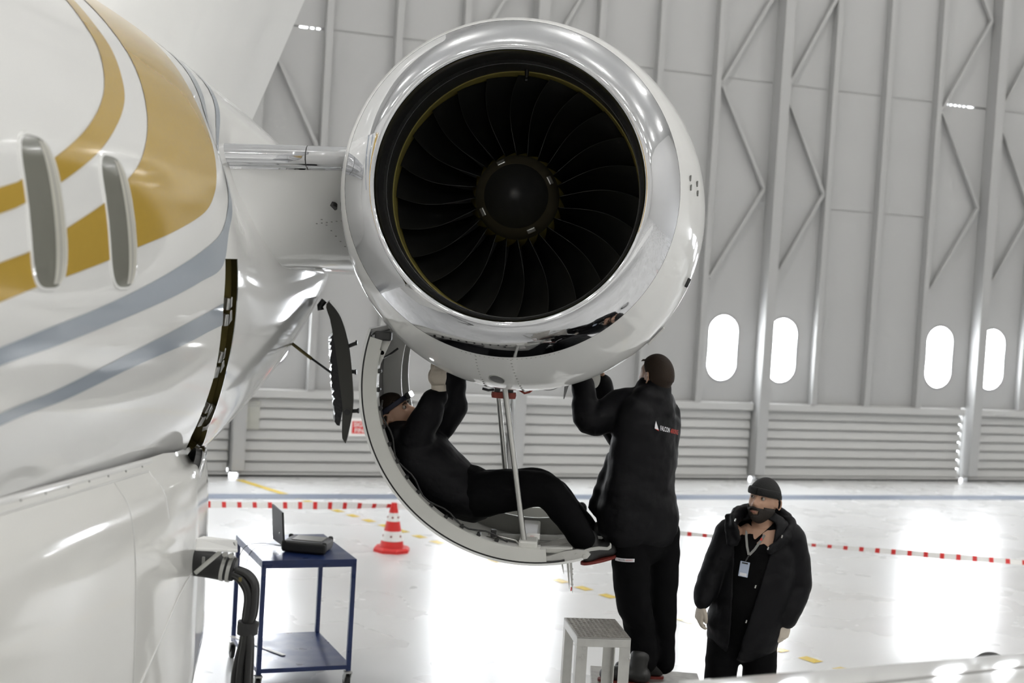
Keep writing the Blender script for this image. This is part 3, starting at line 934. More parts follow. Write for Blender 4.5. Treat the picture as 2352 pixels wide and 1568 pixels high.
# fan blades: 24, each a swept, twisted aerofoil
NB = 24
def blade(a0):
    V = []; F = []
    R_ = 14; Cn = 8
    for side in (0, 1):
        for i in range(R_ + 1):
            f = i / R_; r = 0.218 + f * (0.640 - 0.218)
            bulge = 0.085 * sin(pi * f ** 0.9) - 0.02 * f
            span = radians(13.0 + 7.5 * f) * (1.0 if f > 0.05 else 0.9)
            for j in range(Cn + 1):
                g = j / Cn
                ang = a0 + bulge - span * g * (1 - 0.15 * sin(pi * g))
                Y = 7.47 + 0.03 * f + (0.21 - 0.115 * f) * g
                th = 0.006 * sin(pi * min(1, g * 0.9 + 0.06)) * (1 if side else -1)
                V.append((EC[0] + r * cos(ang), Y + th + 0.03 * (f - 0.5) ** 2, EC[1] + r * sin(ang)))
    k = (R_ + 1) * (Cn + 1)
    for s_ in (0, 1):
        for i in range(R_):
            for j in range(Cn):
                q = s_ * k + i * (Cn + 1) + j; F.append((q, q + 1, q + Cn + 2, q + Cn + 1))
    for i in range(R_):
        for j in (0, Cn):
            q = i * (Cn + 1) + j; F.append((q, q + Cn + 1, q + Cn + 1 + k, q + k))
    for i in (0, R_):
        for j in range(Cn):
            q = i * (Cn + 1) + j; F.append((q, q + 1, q + 1 + k, q + k))
    return V, F
for i in range(NB):
    V, F = blade(radians(4 + i * 360 / NB))
    bl = mk('fan_blade', V, F, BLADE, engine, True, 40)
    # bare leading edge
    k = 9
    m = MB(); m.tube([Vector(V[q * k]) + Vector((0, -0.001, 0)) for q in range(15)], [0.0016] * 15, 6)
    vv, ff = m.v, m.f
    mk('blade_edge', vv, ff, BLADEEDGE, engine, True)
# probe at the top of the duct
m = MB(); pt = Vector((EC[0] + 0.02, 7.3, EC[1] + 0.64)); m.tube([pt, pt - Vector((0, 0, 0.045))], [0.012, 0.009], 10); v, f = ball(pt - Vector((0, 0, 0.05)), 0.013); m.add(v, f)
m.build('inlet_probe', DARKMETAL, engine, True, 40)
# lower drain inlet, rivet rows, small fittings on the inlet cowl
def cowlp(a, Y, lift=0.0):
    t = max(0, (Y - 6.862) / (7.45 - 6.862)); t = t * t * (3 - 2 * t)
    r = interp(Y, [q[0] for q in outer], [q[1] for q in outer]) + 0.031 * t + lift
    return Vector((EC[0] + 0.048 * t + r * cos(radians(a)), Y, EC[1] - 0.075 * t + r * sin(radians(a))))
V = [];
for i in range(32):
    a = 2 * pi * i / 32; V.append(cowlp(266.3 + 2.35 * cos(a), 7.165 + 0.055 * sin(a), 0.002))
V.append(cowlp(266.3, 7.165, 0.002)); 
dh = mk('drain_inlet', V, [(i, (i + 1) % 32, 32) for i in range(32)], INNERGREY, engine)
m = MB(); m.tube([cowlp(266.3 + 2.4 * cos(2 * pi * i / 32), 7.165 + 0.057 * sin(2 * pi * i / 32), 0.002) for i in range(33)], 0.003, 6, False); m.build('drain_inlet_rim', STEEL, engine, True)
m = MB()
for a in (261.0, 273.0):
    for i in range(14):
        c = cowlp(a, 6.90 + i * 0.04); nn = (c - Vector((EC[0], c.y, EC[1]))).normalized(); m.tube([c - nn * 0.003, c + nn * 0.0015], 0.005, 8)
for i in range(22):
    c = cowlp(256 + i * 1.6, 6.885); nn = (c - Vector((EC[0], c.y, EC[1]))).normalized(); m.tube([c - nn * 0.003, c + nn * 0.0015], 0.004, 8)
tag(m.build('rivet_row', SEAM, engine), kind='stuff')
m = MB(); c = cowlp(-21, 7.3); m.box(c, (0.02, 0.05, 0.05), Matrix.Rotation(radians(21), 3, 'Y')); m.build('static_port', DARKMETAL, engine, bevel=0.006)
m = MB(); c = cowlp(-40, 7.42, 0.006); m.box(c, (0.012, 0.03, 0.12), Matrix.Rotation(radians(40), 3, 'Y')); m.build('latch_plate', STEEL, engine, bevel=0.003)
for i in range(2):
    for j in range(2):
        m = MB(); c = cowlp(8.5 - 3 * i, 7.02 + 0.12 * j, 0.001); m.box(c, (0.006, 0.04, 0.03)); m.build('fitting', SEAM, engine, bevel=0.003)
# upper cowl behind the inlet, core and exhaust
cN = (EC[0] + 0.048, EC[1] - 0.075)
lathe('upper_cowl', [(7.456, 0.935, *cN), (7.8, 0.935, *cN), (8.4, 0.90, *cN), (8.9, 0.86, *cN), (8.9, 0.84, *cN), (7.8, 0.91, *cN), (7.456, 0.91, *cN), (7.456, 0.935, *cN)], WHITE, engine, 90, 40, a0=-28, a1=212)
lathe('core_case', lp([(7.46, 0.69), (7.9, 0.69), (7.95, 0.60), (8.8, 0.56), (8.9, 0.0)]), STEEL, engine, 64, 40)
lathe('exhaust_cowl', [(8.902, 0.85, *cN), (9.6, 0.74, *cN), (10.2, 0.56, *cN), (10.2, 0.53, *cN), (9.3, 0.6, *cN), (8.902, 0.7, *cN), (8.902, 0.85, *cN)], WHITE, engine, 72, 40)
for a, r_, z0, z1 in ((250, 0.73, 7.5, 8.8), (262, 0.75, 7.6, 8.6), (285, 0.72, 7.5, 8.7), (300, 0.74, 7.7, 8.8), (232, 0.73, 7.6, 8.7)):
    m = MB(); m.tube([Vector((EC[0] + r_ * cos(radians(a + 4 * sin(q))), z0 + (z1 - z0) * q / 8, EC[1] + r_ * sin(radians(a + 4 * sin(q))))) for q in range(9)], 0.018, 8); m.build('fuel_pipe', ALU, engine, True, 40)
m = MB(); m.box((EC[0] - 0.02, 7.95, EC[1] - 0.80), (0.34, 0.55, 0.22)); m.build('gearbox', DARKMETAL, engine, bevel=0.03)
# red-brown seal bar and hoses under the nacelle
pr = at(1157, 907, 7.62)
m = MB()
for sx in (-0.035, 0.035): m.box(pr + Vector((sx, 0, 0.035)), (0.03, 0.05, 0.05))
m.build('seal_bracket', DARKMETAL, engine)
V, F = [], []
for z, k_ in ((-0.016, 0.94), (0.0, 1.0), (0.016, 0.97)):
    for i in range(28):
        a = 2 * pi * i / 28
        V.append(pr + Vector((0.068 * k_ * (abs(cos(a)) ** 0.5) * (1 if cos(a) > 0 else -1), 0.04 * k_ * sin(a), z)))
for q in range(2):
    for i in range(28): F.append((q * 28 + i, q * 28 + (i + 1) % 28, (q + 1) * 28 + (i + 1) % 28, (q + 1) * 28 + i))
F += [tuple(range(28)), tuple(range(56, 84))]
mk('seal_bar', V, F, REDSEAL, engine, True, 40)['label'] = 'red-brown rubber bar under the nacelle'
m = MB(); m.tube([at(1190, 893, 7.6), at(1205, 903, 7.6), at(1216, 900, 7.6), at(1225, 893, 7.6)], 0.006, 8); m.build('drain_hose', REDSEAL, engine, True)
m = MB(); m.tube([at(1108, 892, 7.6), at(1122, 896, 7.6), at(1135, 894, 7.6)], 0.007, 8); m.build('drain_hose', DARKMETAL, engine, True)
m = MB(); m.tube(catmull([tuple(at(1235, 892, 7.55)), tuple(at(1262, 896, 7.6)), tuple(at(1285, 888, 7.6)), tuple(at(1300, 880, 7.6))], 5), 0.0022, 6); m.build('loose_wire', LAMPBODY, engine, True)
# two small opened panels by the mechanic's hands
m = MB(); a_, b_ = at(1302, 878, 7.65), at(1294, 916, 7.65)
m.add([a_ + Vector((-0.012, 0, 0)), a_ + Vector((0.014, 0.25, 0)), a_ + Vector((0.016, 0, 0)), b_, b_ + Vector((0.004, 0.2, 0)), b_ + Vector((0.005, 0, 0))], [(0, 1, 4, 3), (1, 2, 5, 4), (2, 0, 3, 5), (0, 2, 1), (3, 4, 5)])
m.build('access_panel', INNERGREY, engine)
V = []; c = at(1366, 868, 7.9)
for lf in (0.0, 0.008):
    for i in range(20):
        a = 2 * pi * i / 20; V.append(c + Vector((0.032 * cos(a), lf + 0.03 * sin(a), 0.055 * sin(a))))
mk('access_panel', V, [tuple(range(20)), tuple(range(39, 19, -1))] + [(i, (i + 1) % 20, 20 + (i + 1) % 20, 20 + i) for i in range(20)], INNER, engine, True, 40)

# pylon between fuselage and engine: ruled from the fuselage side to the nacelle side
def le_arc(x, y, z, r, n=9): return [(x, y - r * sin(pi * k / (n - 1)), z + r * cos(pi * k / (n - 1))) for k in range(n)]
PI_ = [(-1.80, 8.8, 3.40), (-1.80, 7.8, 3.45), (-1.78, 7.1, 3.445)] + le_arc(-1.735, 6.85, 3.385, 0.052) + [(-1.71, 6.87, 3.29), (-1.672, 6.88, 3.20), (-1.63, 6.89, 3.115), (-1.58, 6.90, 3.03), (-1.54, 6.95, 2.958), (-1.51, 7.05, 2.90), (-1.50, 7.2, 2.858), (-1.51, 7.6, 2.838), (-1.53, 8.2, 2.836), (-1.60, 9.0, 2.83)]
PO_ = [(-1.10, 8.8, 3.56), (-1.10, 7.9, 3.54), (-1.10, 7.5, 3.52)] + le_arc(-1.10, 7.27, 3.44, 0.052) + [(-1.10, 7.38, 3.35), (-1.10, 7.50, 3.31), (-1.10, 7.65, 3.25), (-1.10, 7.82, 3.17), (-1.10, 8.0, 3.08), (-1.10, 8.2, 2.99), (-1.10, 8.4, 2.92), (-1.10, 8.6, 2.87), (-1.10, 8.85, 2.845), (-1.10, 9.2, 2.83)]
def pyl(f, s):
    """f 0..1 from fuselage to engine (may run a little past), s index along the section"""
    i = min(int(s), len(PI_) - 2); t = s - i
    a = [PI_[i][c] + (PI_[i + 1][c] - PI_[i][c]) * t for c in range(3)]; b_ = [PO_[i][c] + (PO_[i + 1][c] - PO_[i][c]) * t for c in range(3)]
    return Vector([a[c] + (b_[c] - a[c]) * f for c in range(3)])
V = []; F = []
SS = [0.5 * k for k in range(2 * (len(PI_) - 1) + 1)]
FS = [-0.25 + 0.05 * k for k in range(26)]
for f_ in FS:
    for s_ in SS: V.append(pyl(f_, s_))
n_ = len(SS)
for i in range(len(FS) - 1):
    for q in range(n_ - 1): F.append((i * n_ + q, i * n_ + q + 1, (i + 1) * n_ + q + 1, (i + 1) * n_ + q))
    F.append((i * n_ + n_ - 1, i * n_, (i + 1) * n_, (i + 1) * n_ + n_ - 1))
pylon = mk('pylon', V, F, WHITE, plane, True, 60)
V = []; F = []
SL = [2.6, 2.8] + [3 + 0.25 * k for k in range(33)] + [11.15, 11.3]
FL = [-0.06 + 0.06 * k for k in range(19)]
for f_ in FL:
    for s_ in SL:
        p = pyl(f_, s_); V.append(p + Vector((0, -0.003, -0.002 if s_ > 8 else 0.002)))
n_ = len(SL)
for i in range(len(FL) - 1):
    for q in range(n_ - 1): F.append((i * n_ + q, i * n_ + q + 1, (i + 1) * n_ + q + 1, (i + 1) * n_ + q))
mk('pylon_leading_edge', V, F, CHROME, pylon, True)['label'] = 'polished metal leading edge'
m = MB(); m.tube([pyl(0.55, s_) + Vector((0, -0.003, 0)) for s_ in SL], 0.0032, 6); m.build('edge_joint', DARKMETAL, pylon, True)
c = pyl(0.62, 14.2) - Vector((0, 0, 0.003)); sl = Vector((0, 1, -0.42)).normalized()
V = [c + Vector((0.024, 0, 0)) * cos(2 * pi * i / 20) + sl * 0.03 * sin(2 * pi * i / 20) for i in range(20)]
mk('pylon_drain', V + [v + Vector((0, 0, 0.02)) for v in V], [tuple(range(20))] + [(i, (i + 1) % 20, 20 + (i + 1) % 20, 20 + i) for i in range(20)], DARKMETAL, pylon)
m = MB()
for i in range(12):
    for p in (pyl(0.5 + 0.02 * i, 14.8 + 0.35 * i), pyl(0.45 + 0.04 * i, 15.0)): m.box(p - Vector((0, 0, 0.002)), (0.008, 0.012, 0.004))
tag(m.build('pylon_fasteners', SEAM, pylon), kind='stuff')

# aft service door hanging open under the fuselage
ad = None
def adp(t, off, Y):
    """profile of the hanging door in X/Z; t 0 at the hinge"""
    pts = [(-1.535, 2.66), (-1.46, 2.57), (-1.40, 2.40), (-1.365, 2.2), (-1.355, 2.02), (-1.385, 1.81)]
    c = catmull(pts, 8); x = t * (len(c) - 1); i = min(int(x), len(c) - 2); f = x - i
    p = Vector((c[i][0] + (c[i + 1][0] - c[i][0]) * f, 0, c[i][1] + (c[i + 1][1] - c[i][1]) * f))
    d = Vector((c[i + 1][0] - c[i][0], 0, c[i + 1][1] - c[i][1])).normalized(); nn = Vector((d.z, 0, -d.x))
    if nn.x > 0: nn = -nn
    p = p + nn * off; p.y = Y; p.x += 0.04 - 0.165 * (Y - 8.55)
    return p
V = []; F = []
N = 30
for i in range(N + 1):
    t = i / N; th = 0.02 + 0.065 * sin(pi * min(1, t * 1.02)) ** 0.7
    if t > 0.97: th = 0.004
    for off, Y in ((0, 8.55), (th, 8.55), (th, 9.15), (0, 9.15)): V.append(adp(t, off, Y))
for i in range(N):
    for q in range(4): F.append((4 * i + q, 4 * i + (q + 1) % 4, 4 * i + 4 + (q + 1) % 4, 4 * i + 4 + q))
F += [(0, 1, 2, 3), (4 * N, 4 * N + 1, 4 * N + 2, 4 * N + 3)]
ad = mk('access_door', V, F, mat('door_edge_grey', (0.055, 0.053, 0.046), 0.5, noise=0.1), plane, True, 40)
ad['label'] = 'open service door hanging under the rear fuselage'
V = []; F = []
for i in range(N + 1):
    t = i / N; V += [adp(t, -0.003, 8.56), adp(t, -0.003, 9.14)]
for i in range(N): F.append((2 * i, 2 * i + 1, 2 * i + 3, 2 * i + 2))
mk('door_skin', V, F, WHITE, ad, True)
V = []; F = []
rng = random.Random(3)
for i in range(41):
    t = 0.30 + 0.60 * i / 40; ed = sin(pi * i / 40) ** 0.4
    for Y, o_ in ((8.555, 0.06), (8.555, 0.075 + 0.05 * ed + rng.uniform(-0.009, 0.009)), (8.75, 0.085 + 0.05 * ed + rng.uniform(-0.008, 0.008)), (9.0, 0.085 + 0.05 * ed + rng.uniform(-0.008, 0.008)), (9.1, 0.06)): V.append(adp(t, o_, Y))
for i in range(40):
    for q in range(5): F.append((5 * i + q, 5 * i + (q + 1) % 5, 5 * i + (q + 1) % 5 + 5, 5 * i + q + 5))
F += [(0, 1, 2, 3, 4), tuple(200 + q for q in range(5))]
mk('insulation_blanket', V, F, mat('black_foil', (0.02, 0.02, 0.022), 0.35, metal=0.3, bump=0.5, bscale=60), ad, False)
m = MB(); m.tube([at(745, 690, 8.6), at(735, 702, 8.6), at(737, 712, 8.6)], 0.02, 8); m.build('hinge_arm', DARKMETAL, ad, True)
m = MB(); m.tube([at(662, 782, 8.6), at(716, 824, 8.6)], 0.010, 8); m.build('strut_sleeve', OLIVE, ad, True)
m = MB(); m.tube([at(714, 822, 8.6), at(772, 864, 8.6)], 0.007, 8); m.build('strut', DARKMETAL, ad, True)
for (x0, y0, x1, y1) in ((795, 797, 820, 787), (805, 853, 818, 854), (803, 944, 824, 943)):
    m = MB(); m.tube([at(x0, y0, 8.62), at(x1, y1, 8.62)], 0.012, 10); m.tube([at(x1 - 3, y1, 8.62), at(x1 + 1, y1, 8.62)], 0.016, 10); m.build('door_pin', DARKMETAL, ad, True, 40)
m = MB(); m.tube([adp(0.82, 0.03, 8.54), adp(0.82, 0.03, 8.56)], 0.02, 12); m.build('door_latch', DARKMETAL, ad)

# lower cowl door, swung open
QC = (-0.1854, 2.2975); QR = 0.936
def cw(a, r, Y): return Vector((QC[0] + r * cos(radians(a)), Y, QC[1] + r * sin(radians(a))))
A0, A1 = 163.5, 289.0
YC0, YC1 = 7.45, 8.85
V = []; F = []
N = 72
for i in range(N + 1):
    a = A0 + (A1 - A0) * i / N
    for r_, Y in ((QR, YC0), (QR - 0.012, YC0), (QR - 0.012, YC1), (QR, YC1)): V.append(cw(a, r_, Y))
for i in range(N):
    for q in range(4): F.append((4 * i + q, 4 * i + (q + 1) % 4, 4 * i + 4 + (q + 1) % 4, 4 * i + 4 + q))
F += [(0, 1, 2, 3), (4 * N, 4 * N + 1, 4 * N + 2, 4 * N + 3)]
cowl = mk('cowl_door', V, F, WHITE, plane, True, 40)
cowl['label'] = 'curved lower engine cowl door hanging open under the engine'
def cowl_band(name, a0, a1, r0, r1, y0, y1, m, n=60, smooth=True):
    V = []; F = []
    for i in range(n + 1):
        a = a0 + (a1 - a0) * i / n
        for r_, Y in ((r0, y0), (r1, y0), (r1, y1), (r0, y1)): V.append(cw(a, r_, Y))
    for i in range(n):
        for q in range(4): F.append((4 * i + q, 4 * i + (q + 1) % 4, 4 * i + 4 + (q + 1) % 4, 4 * i + 4 + q))
    F += [(0, 1, 2, 3), (4 * n, 4 * n + 1, 4 * n + 2, 4 * n + 3)]
    return mk(name, V, F, m, cowl, smooth, 40)
cowl_band('edge_seal', A0 + 1, A1 - 6, QR - 0.012, QR - 0.021, YC0 + 0.004, YC0 + 0.05, DARKMETAL)
cowl_band('frame_flange', A0 + 2.5, A1 - 12, QR - 0.021, QR - 0.088, YC0 - 0.002, YC0 + 0.018, INNER)
cowl_band('frame_web', A0 + 6, A1 - 14, QR - 0.086, QR - 0.094, YC0, YC0 + 0.10, INNER)
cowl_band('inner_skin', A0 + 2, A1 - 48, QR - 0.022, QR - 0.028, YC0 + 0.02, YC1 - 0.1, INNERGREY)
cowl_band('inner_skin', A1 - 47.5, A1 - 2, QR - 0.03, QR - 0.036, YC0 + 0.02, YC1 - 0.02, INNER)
cowl_band('rear_rim', A0, A1, QR - 0.012, QR - 0.045, YC1 - 0.04, YC1, CHROME)
cowl_band('mid_rib', A0 + 1, A1 - 4, QR - 0.03, QR - 0.135, 8.17, 8.20, INNER)
cowl_band('rear_rib', A0 + 1, A1 - 4, QR - 0.03, QR - 0.125, 8.60, 8.63, INNER)
for y0 in (7.56, 7.9):
    m = MB(); m.bar(cw(A1 - 30, QR - 0.045, y0), cw(A1 - 3, QR - 0.045, y0), 0.05, 0.03, up=(0, 0, 1)); m.build('stiffener', INNER, cowl, bevel=0.006)
m = MB(); m.bar(cw(270.5, QR - 0.075, YC0 + 0.02), cw(270.5, QR - 0.075, 8.15), 0.10, 0.10); m.build('cross_beam', INNER, cowl, bevel=0.01)
m = MB(); m.box(at(1225, 1231, 7.62), (0.07, 0.002, 0.03)); m.build('stencil_plate', TAPEWHITE, cowl)
V, F = text_mesh('\u2022)))(', 0.03, 0.0)
mk('stencil', [at(1216, 1236, 7.618) + Vector((v.x * 0.5, 0, v.y * 0.8)) for v in V], F, PRINTR, cowl)
# latches with hooks along the free edge
def latch(p, L, sc=1.0, tilt=0.06):
    m = MB()
    d = Vector((1, 0.0, tilt)).normalized(); u = Vector((-d.z, 0, d.x))
    outline = [(-0.16, -0.012), (-0.10, -0.012), (-0.02, -0.022), (0.05, -0.026), (0.10, -0.02), (0.12, 0.0), (0.10, 0.024), (0.05, 0.034), (-0.02, 0.03), (-0.10, 0.012), (-0.15, 0.012)]
    n = len(outline)
    vs = [p + d * x * sc + u * z * sc + Vector((0, y, 0)) for y in (-0.012, 0.012) for x, z in outline]
    m.add(vs, [tuple(range(n - 1, -1, -1)), tuple(range(n, 2 * n))] + [(i, (i + 1) % n, n + (i + 1) % n, n + i) for i in range(n)])
    for x, z in ((-0.14, 0.0), (-0.03, 0.0), (0.045, 0.006), (0.085, -0.004)):
        c = p + d * x * sc + u * z * sc; m.tube([c - Vector((0, 0.02, 0)), c + Vector((0, 0.02, 0))], 0.009 * sc, 8)
    o = m.build('latch', ALU, cowl, False)
    m = MB()
    hook = [(0.07, 0.0), (0.12, 0.016), (0.17, 0.018), (0.215, 0.012), (0.232, 0.022), (0.234, 0.042), (0.228, 0.05), (0.224, 0.036), (0.212, 0.028), (0.17, 0.036), (0.12, 0.034), (0.07, 0.022)]
    n = len(hook)
    vs = [p + d * x * sc + u * z * sc + Vector((0, y, 0)) for y in (-0.006, 0.006) for x, z in hook]
    m.add(vs, [tuple(range(n - 1, -1, -1)), tuple(range(n, 2 * n))] + [(i, (i + 1) % n, n + (i + 1) % n, n + i) for i in range(n)])
    m.build('latch_hook', STEEL, cowl)
latch(at(1305, 1277, 7.48), 0.3, 1.0, 0.17)
latch(at(1298, 1247, 7.85), 0.3, 0.95, 0.13)
m = MB(); m.bar(at(1322, 1240, 7.85), at(1337, 1276, 7.5), 0.03, 0.02); m.build('latch_rail', ALU, cowl)
# latch handles hanging below the edge
def hanger(x, y0, y1, w, Y, name='latch_handle'):
    a, b_ = at(x, y0, Y), at(x + 4, y1, Y); m = MB()
    V = [];
    for t, k_ in ((0, 1.0), (0.3, 1.0), (0.7, 0.6), (1.0, 0.08)):
        c = a + (b_ - a) * t
        for dx, dy in ((-w * k_, -0.008), (w * k_, -0.008), (w * k_, 0.008), (-w * k_, 0.008)): V.append(c + Vector((dx, dy, 0)))
    F = [(4 * i + q, 4 * i + (q + 1) % 4, 4 * i + 4 + (q + 1) % 4, 4 * i + 4 + q) for i in range(3) for q in range(4)] + [(0, 1, 2, 3), (12, 13, 14, 15)]
    return mk(name, V, F, STEEL, cowl)
hanger(1291, 1293, 1318, 0.004, 7.75)
hanger(1304, 1290, 1352, 0.006, 7.5)
hanger(1311, 1290, 1361, 0.007, 7.47)
m = MB()
for q in range(4): m.box(at(1314, 1306 + 12 * q, 7.47), (0.012, 0.01, 0.008))
m.build('latch_tooth', STEEL, cowl)
m = MB(); m.box(at(1312, 1352, 7.468), (0.006, 0.01, 0.02)); m.build('red_tip', RED, cowl)
# hinge fittings at the top, gusset, bolts, cable
m = MB(); m.bar(at(862, 770, 7.48), at(900, 772, 7.48), 0.06, 0.05); m.bar(at(858, 800, 7.5), at(880, 772, 7.5), 0.05, 0.02); m.build('hinge', DARKMETAL, cowl, bevel=0.008)
m = MB()
pg = [at(862, 810, 7.48), at(884, 776, 7.48), at(897, 783, 7.48), at(872, 838, 7.48), at(858, 850, 7.48)]
m.add(pg + [p + Vector((0, 0.02, 0)) for p in pg], [(0, 1, 2, 3, 4), (9, 8, 7, 6, 5)] + [(i, (i + 1) % 5, 5 + (i + 1) % 5, 5 + i) for i in range(5)]); m.build('hinge_gusset', INNER, cowl)
for i in range(14):
    m = MB(); c = cw(A0 + 7 + i * 6.8, QR - 0.1, YC0 + 0.05); m.tube([c - Vector((0, 0.02, 0)), c + Vector((0, 0.02, 0))], 0.012, 8); m.build('rib_bolt', DARKMETAL, cowl)
m = MB(); m.tube([cw(188 + i * 3.0, QR - 0.118 + 0.014 * sin(i * 1.05), YC0 + 0.04) for i in range(26)], 0.0045, 8); m.build('bonding_cable', RUBBER, cowl, True)
m = MB(); m.tube(catmull([tuple(at(866, 828, 7.6)), tuple(at(880, 822, 7.7)), tuple(at(898, 812, 7.8)), tuple(at(914, 800, 7.8))], 5), 0.006, 8); m.build('bonding_cable', RUBBER, cowl, True)
# actuator on the inner face
pa = at(1158, 1247, 7.55)
m = MB(); m.tube([pa + Vector((-0.10, 0, 0.012)), pa + Vector((0.06, 0.0, -0.018))], 0.022, 10); m.build('actuator', ALU, cowl, True, 40)
m = MB(); m.tube([pa + Vector((-0.09, 0, 0.045)), pa + Vector((0.0, 0.0, 0.03)), pa + Vector((0.06, 0, 0.02)), pa + Vector((0.09, 0, -0.005)), pa + Vector((0.085, 0, -0.03))], 0.006, 8); m.build('actuator_pipe', ALU, cowl, True)
m = MB(); m.box(pa + Vector((-0.06, 0, 0.05)), (0.03, 0.03, 0.04)); m.build('actuator_valve', DARKMETAL, cowl, bevel=0.004)
# hold-open rods
def rod(a, b_, r, lab):
    m = MB(); d = (b_ - a).normalized(); m.tube([a, b_ - d * 0.05], r, 14); o = m.build('hold_open_rod', STEEL, cowl, True, 40); o['label'] = lab
    m = MB(); m.tube([b_ - d * 0.05, b_ - d * 0.02], r * 0.5, 10); m.box(b_ - d * 0.012, (0.03, 0.02, 0.03)); m.build('rod_end', DARKMETAL, cowl, bevel=0.003)
rod(at(1160, 893, 7.56), at(1206, 1262, 7.52), 0.0155, 'steel hold-open rod in front')
rod(at(1145, 905, 8.4), at(1168, 1160, 8.35), 0.0155, 'steel hold-open rod behind')

# ground power receptacle flap
pf = [at(468, 1229, 5.42), at(545, 1240, 5.5), at(546, 1262, 5.36), at(448, 1258, 5.30), at(450, 1236, 5.40)]
m = MB(); m.add(pf + [p - Vector((0, 0, 0.012)) for p in pf], [(0, 1, 2, 3, 4), (9, 8, 7, 6, 5)] + [(i, (i + 1) % 5, 5 + (i + 1) % 5, 5 + i) for i in range(5)])
flap = m.build('service_flap', WHITE, plane, bevel=0.004); flap['label'] = 'white ground-power flap folded out of the fairing'
m = MB(); m.tube([at(505, 1262, 5.42), at(505, 1268, 5.42), at(448, 1316, 5.40)], 0.0085, 8); m.build('flap_stay', INNER, flap, True)
m = MB(); m.tube([at(537, 1246, 5.44), at(541, 1257, 5.40)], 0.003, 6); m.tube([at(515, 1254, 5.4), at(543, 1258, 5.4)], 0.003, 6); m.build('flap_catch', SEAM, flap)

# ------------------------------------------------------------------ ground power lead plugged into the fairing
gp = empty('ground_power_cable', (at(560, 1560, 5.56).x, 5.56, 0), 'thick black ground-power plug and bundled cables hanging from the white flap', 'power cable')
YG = 5.56
m = MB(); v, f = tube_geo([at(436, 1291, YG), at(446, 1292, YG), at(470, 1294, YG), at(508, 1301, YG), at(540, 1308, YG)], [(0.052, 0.045), (0.052, 0.045), (0.054, 0.046), (0.053, 0.046), (0.047, 0.043)], 24, True, (0, 0, 1)); m.add(v, f); m.build('plug', BLACKP, gp, True, 40, bevel=0.004)
for x, y in ((515, 1303), (529, 1306)):
    m = MB(); v, f = tube_geo([at(x - 4, y - 1, YG), at(x + 4, y + 1, YG)], [(0.0545, 0.048), (0.0545, 0.048)], 24, True, (0, 0, 1)); m.add(v, f); m.build('hose_clamp', STEEL, gp, True, 40)
    m = MB(); c = at(x + 2, y - 31, YG - 0.03); m.tube([c - Vector((0, 0.012, 0)), c + Vector((0, 0.012, 0))], 0.010, 12); m.build('clamp_screw', STEEL, gp)
m = MB(); m.box(at(467, 1291, YG - 0.05), (0.012, 0.008, 0.045)); m.build('plug_lever', SEAM, gp, bevel=0.003)
base = [(535, 1312), (556, 1322), (573, 1345), (578, 1375), (574, 1410), (569, 1430), (568, 1452)]
for i in range(5):
    ox = (-2, -1, 0, 1, 2)[i]; oy = (0.02, -0.03, 0.0, -0.03, 0.02)[i]
    pts = []
    for q, (x, y) in enumerate(base):
        k = 1.0 if q < 5 else 0.75
        pts.append(tuple(at(x + ox * 5.2 * k + (4 if q in (1, 2) and ox > 0 else 0), y - (ox * 3 if q < 3 else 0), YG + oy * k)))
    spread = (-18, -10, -2, 2, 5)[i]
    for q, y in enumerate((1480, 1520, 1568, 1650)):
        kk = (0.35, 0.75, 1.0, 0.9)[q]
        pts.append(tuple(at(568 + ox * 3.5 + spread * kk - 3 * q, y, YG + oy)))
    e = Vector(pts[-1]); pts.append((e.x, e.y + 0.02, 0.35)); pts.append((e.x - 0.05 * ox, e.y + 0.2, 0.02)); pts.append((e.x - 0.2 - 0.08 * ox, e.y + 0.9, 0.016))
    m = MB(); m.tube(catmull(pts, 6), 0.0135, 10); m.build('cable', RUBBER, gp, True)
m = MB(); v, f = tube_geo([at(571, 1427, YG), at(569, 1440, YG), at(568, 1455, YG)], [(0.044, 0.040), (0.043, 0.040), (0.043, 0.038)], 20); m.add(v, f); m.build('cable_sleeve', BLACKP, gp, True, 40)
m = MB(); m.box(at(552, 1330, YG - 0.04), (0.012, 0.01, 0.016)); m.build('cable_tie', OLIVE, gp)

# ------------------------------------------------------------------ blue trolley with tester
TA = radians(24.5)
TR = Matrix.Rotation(TA, 3, 'Z'); TO = Vector((-1.975, 9.29, 0))
def TP(x, y, z): return TO + TR @ Vector((x, y, z))
trolley = empty('tool_trolley', TP(0.325, 0.455, 0), 'navy blue metal trolley table standing under the wing-root cables', 'trolley')
trolley['label'] = 'navy blue metal trolley table with a black tester on top'
TW, TD, TH = 0.65, 0.91, 0.90
def tbox(name, x, y, z, sx, sy, sz, m_=BLUE, bev=0.003):
    m = MB(); m.box(TP(x, y, z), (sx, sy, sz), TR); return m.build(name, m_, trolley, bevel=bev)
tbox('top_shelf', TW / 2, TD / 2, TH - 0.015, TW, TD, 0.03)
tbox('top_rail', TW / 2, 0.0125, TH - 0.04, TW, 0.025, 0.025); tbox('top_rail', TW / 2, TD - 0.0125, TH - 0.04, TW, 0.025, 0.025)
tbox('top_rail', 0.0125, TD / 2, TH - 0.04, 0.025, TD - 0.05, 0.025); tbox('top_rail', TW - 0.0125, TD / 2, TH - 0.04, 0.025, TD - 0.05, 0.025)
tbox('bottom_shelf', TW / 2, TD / 2, 0.155, TW, TD, 0.03)
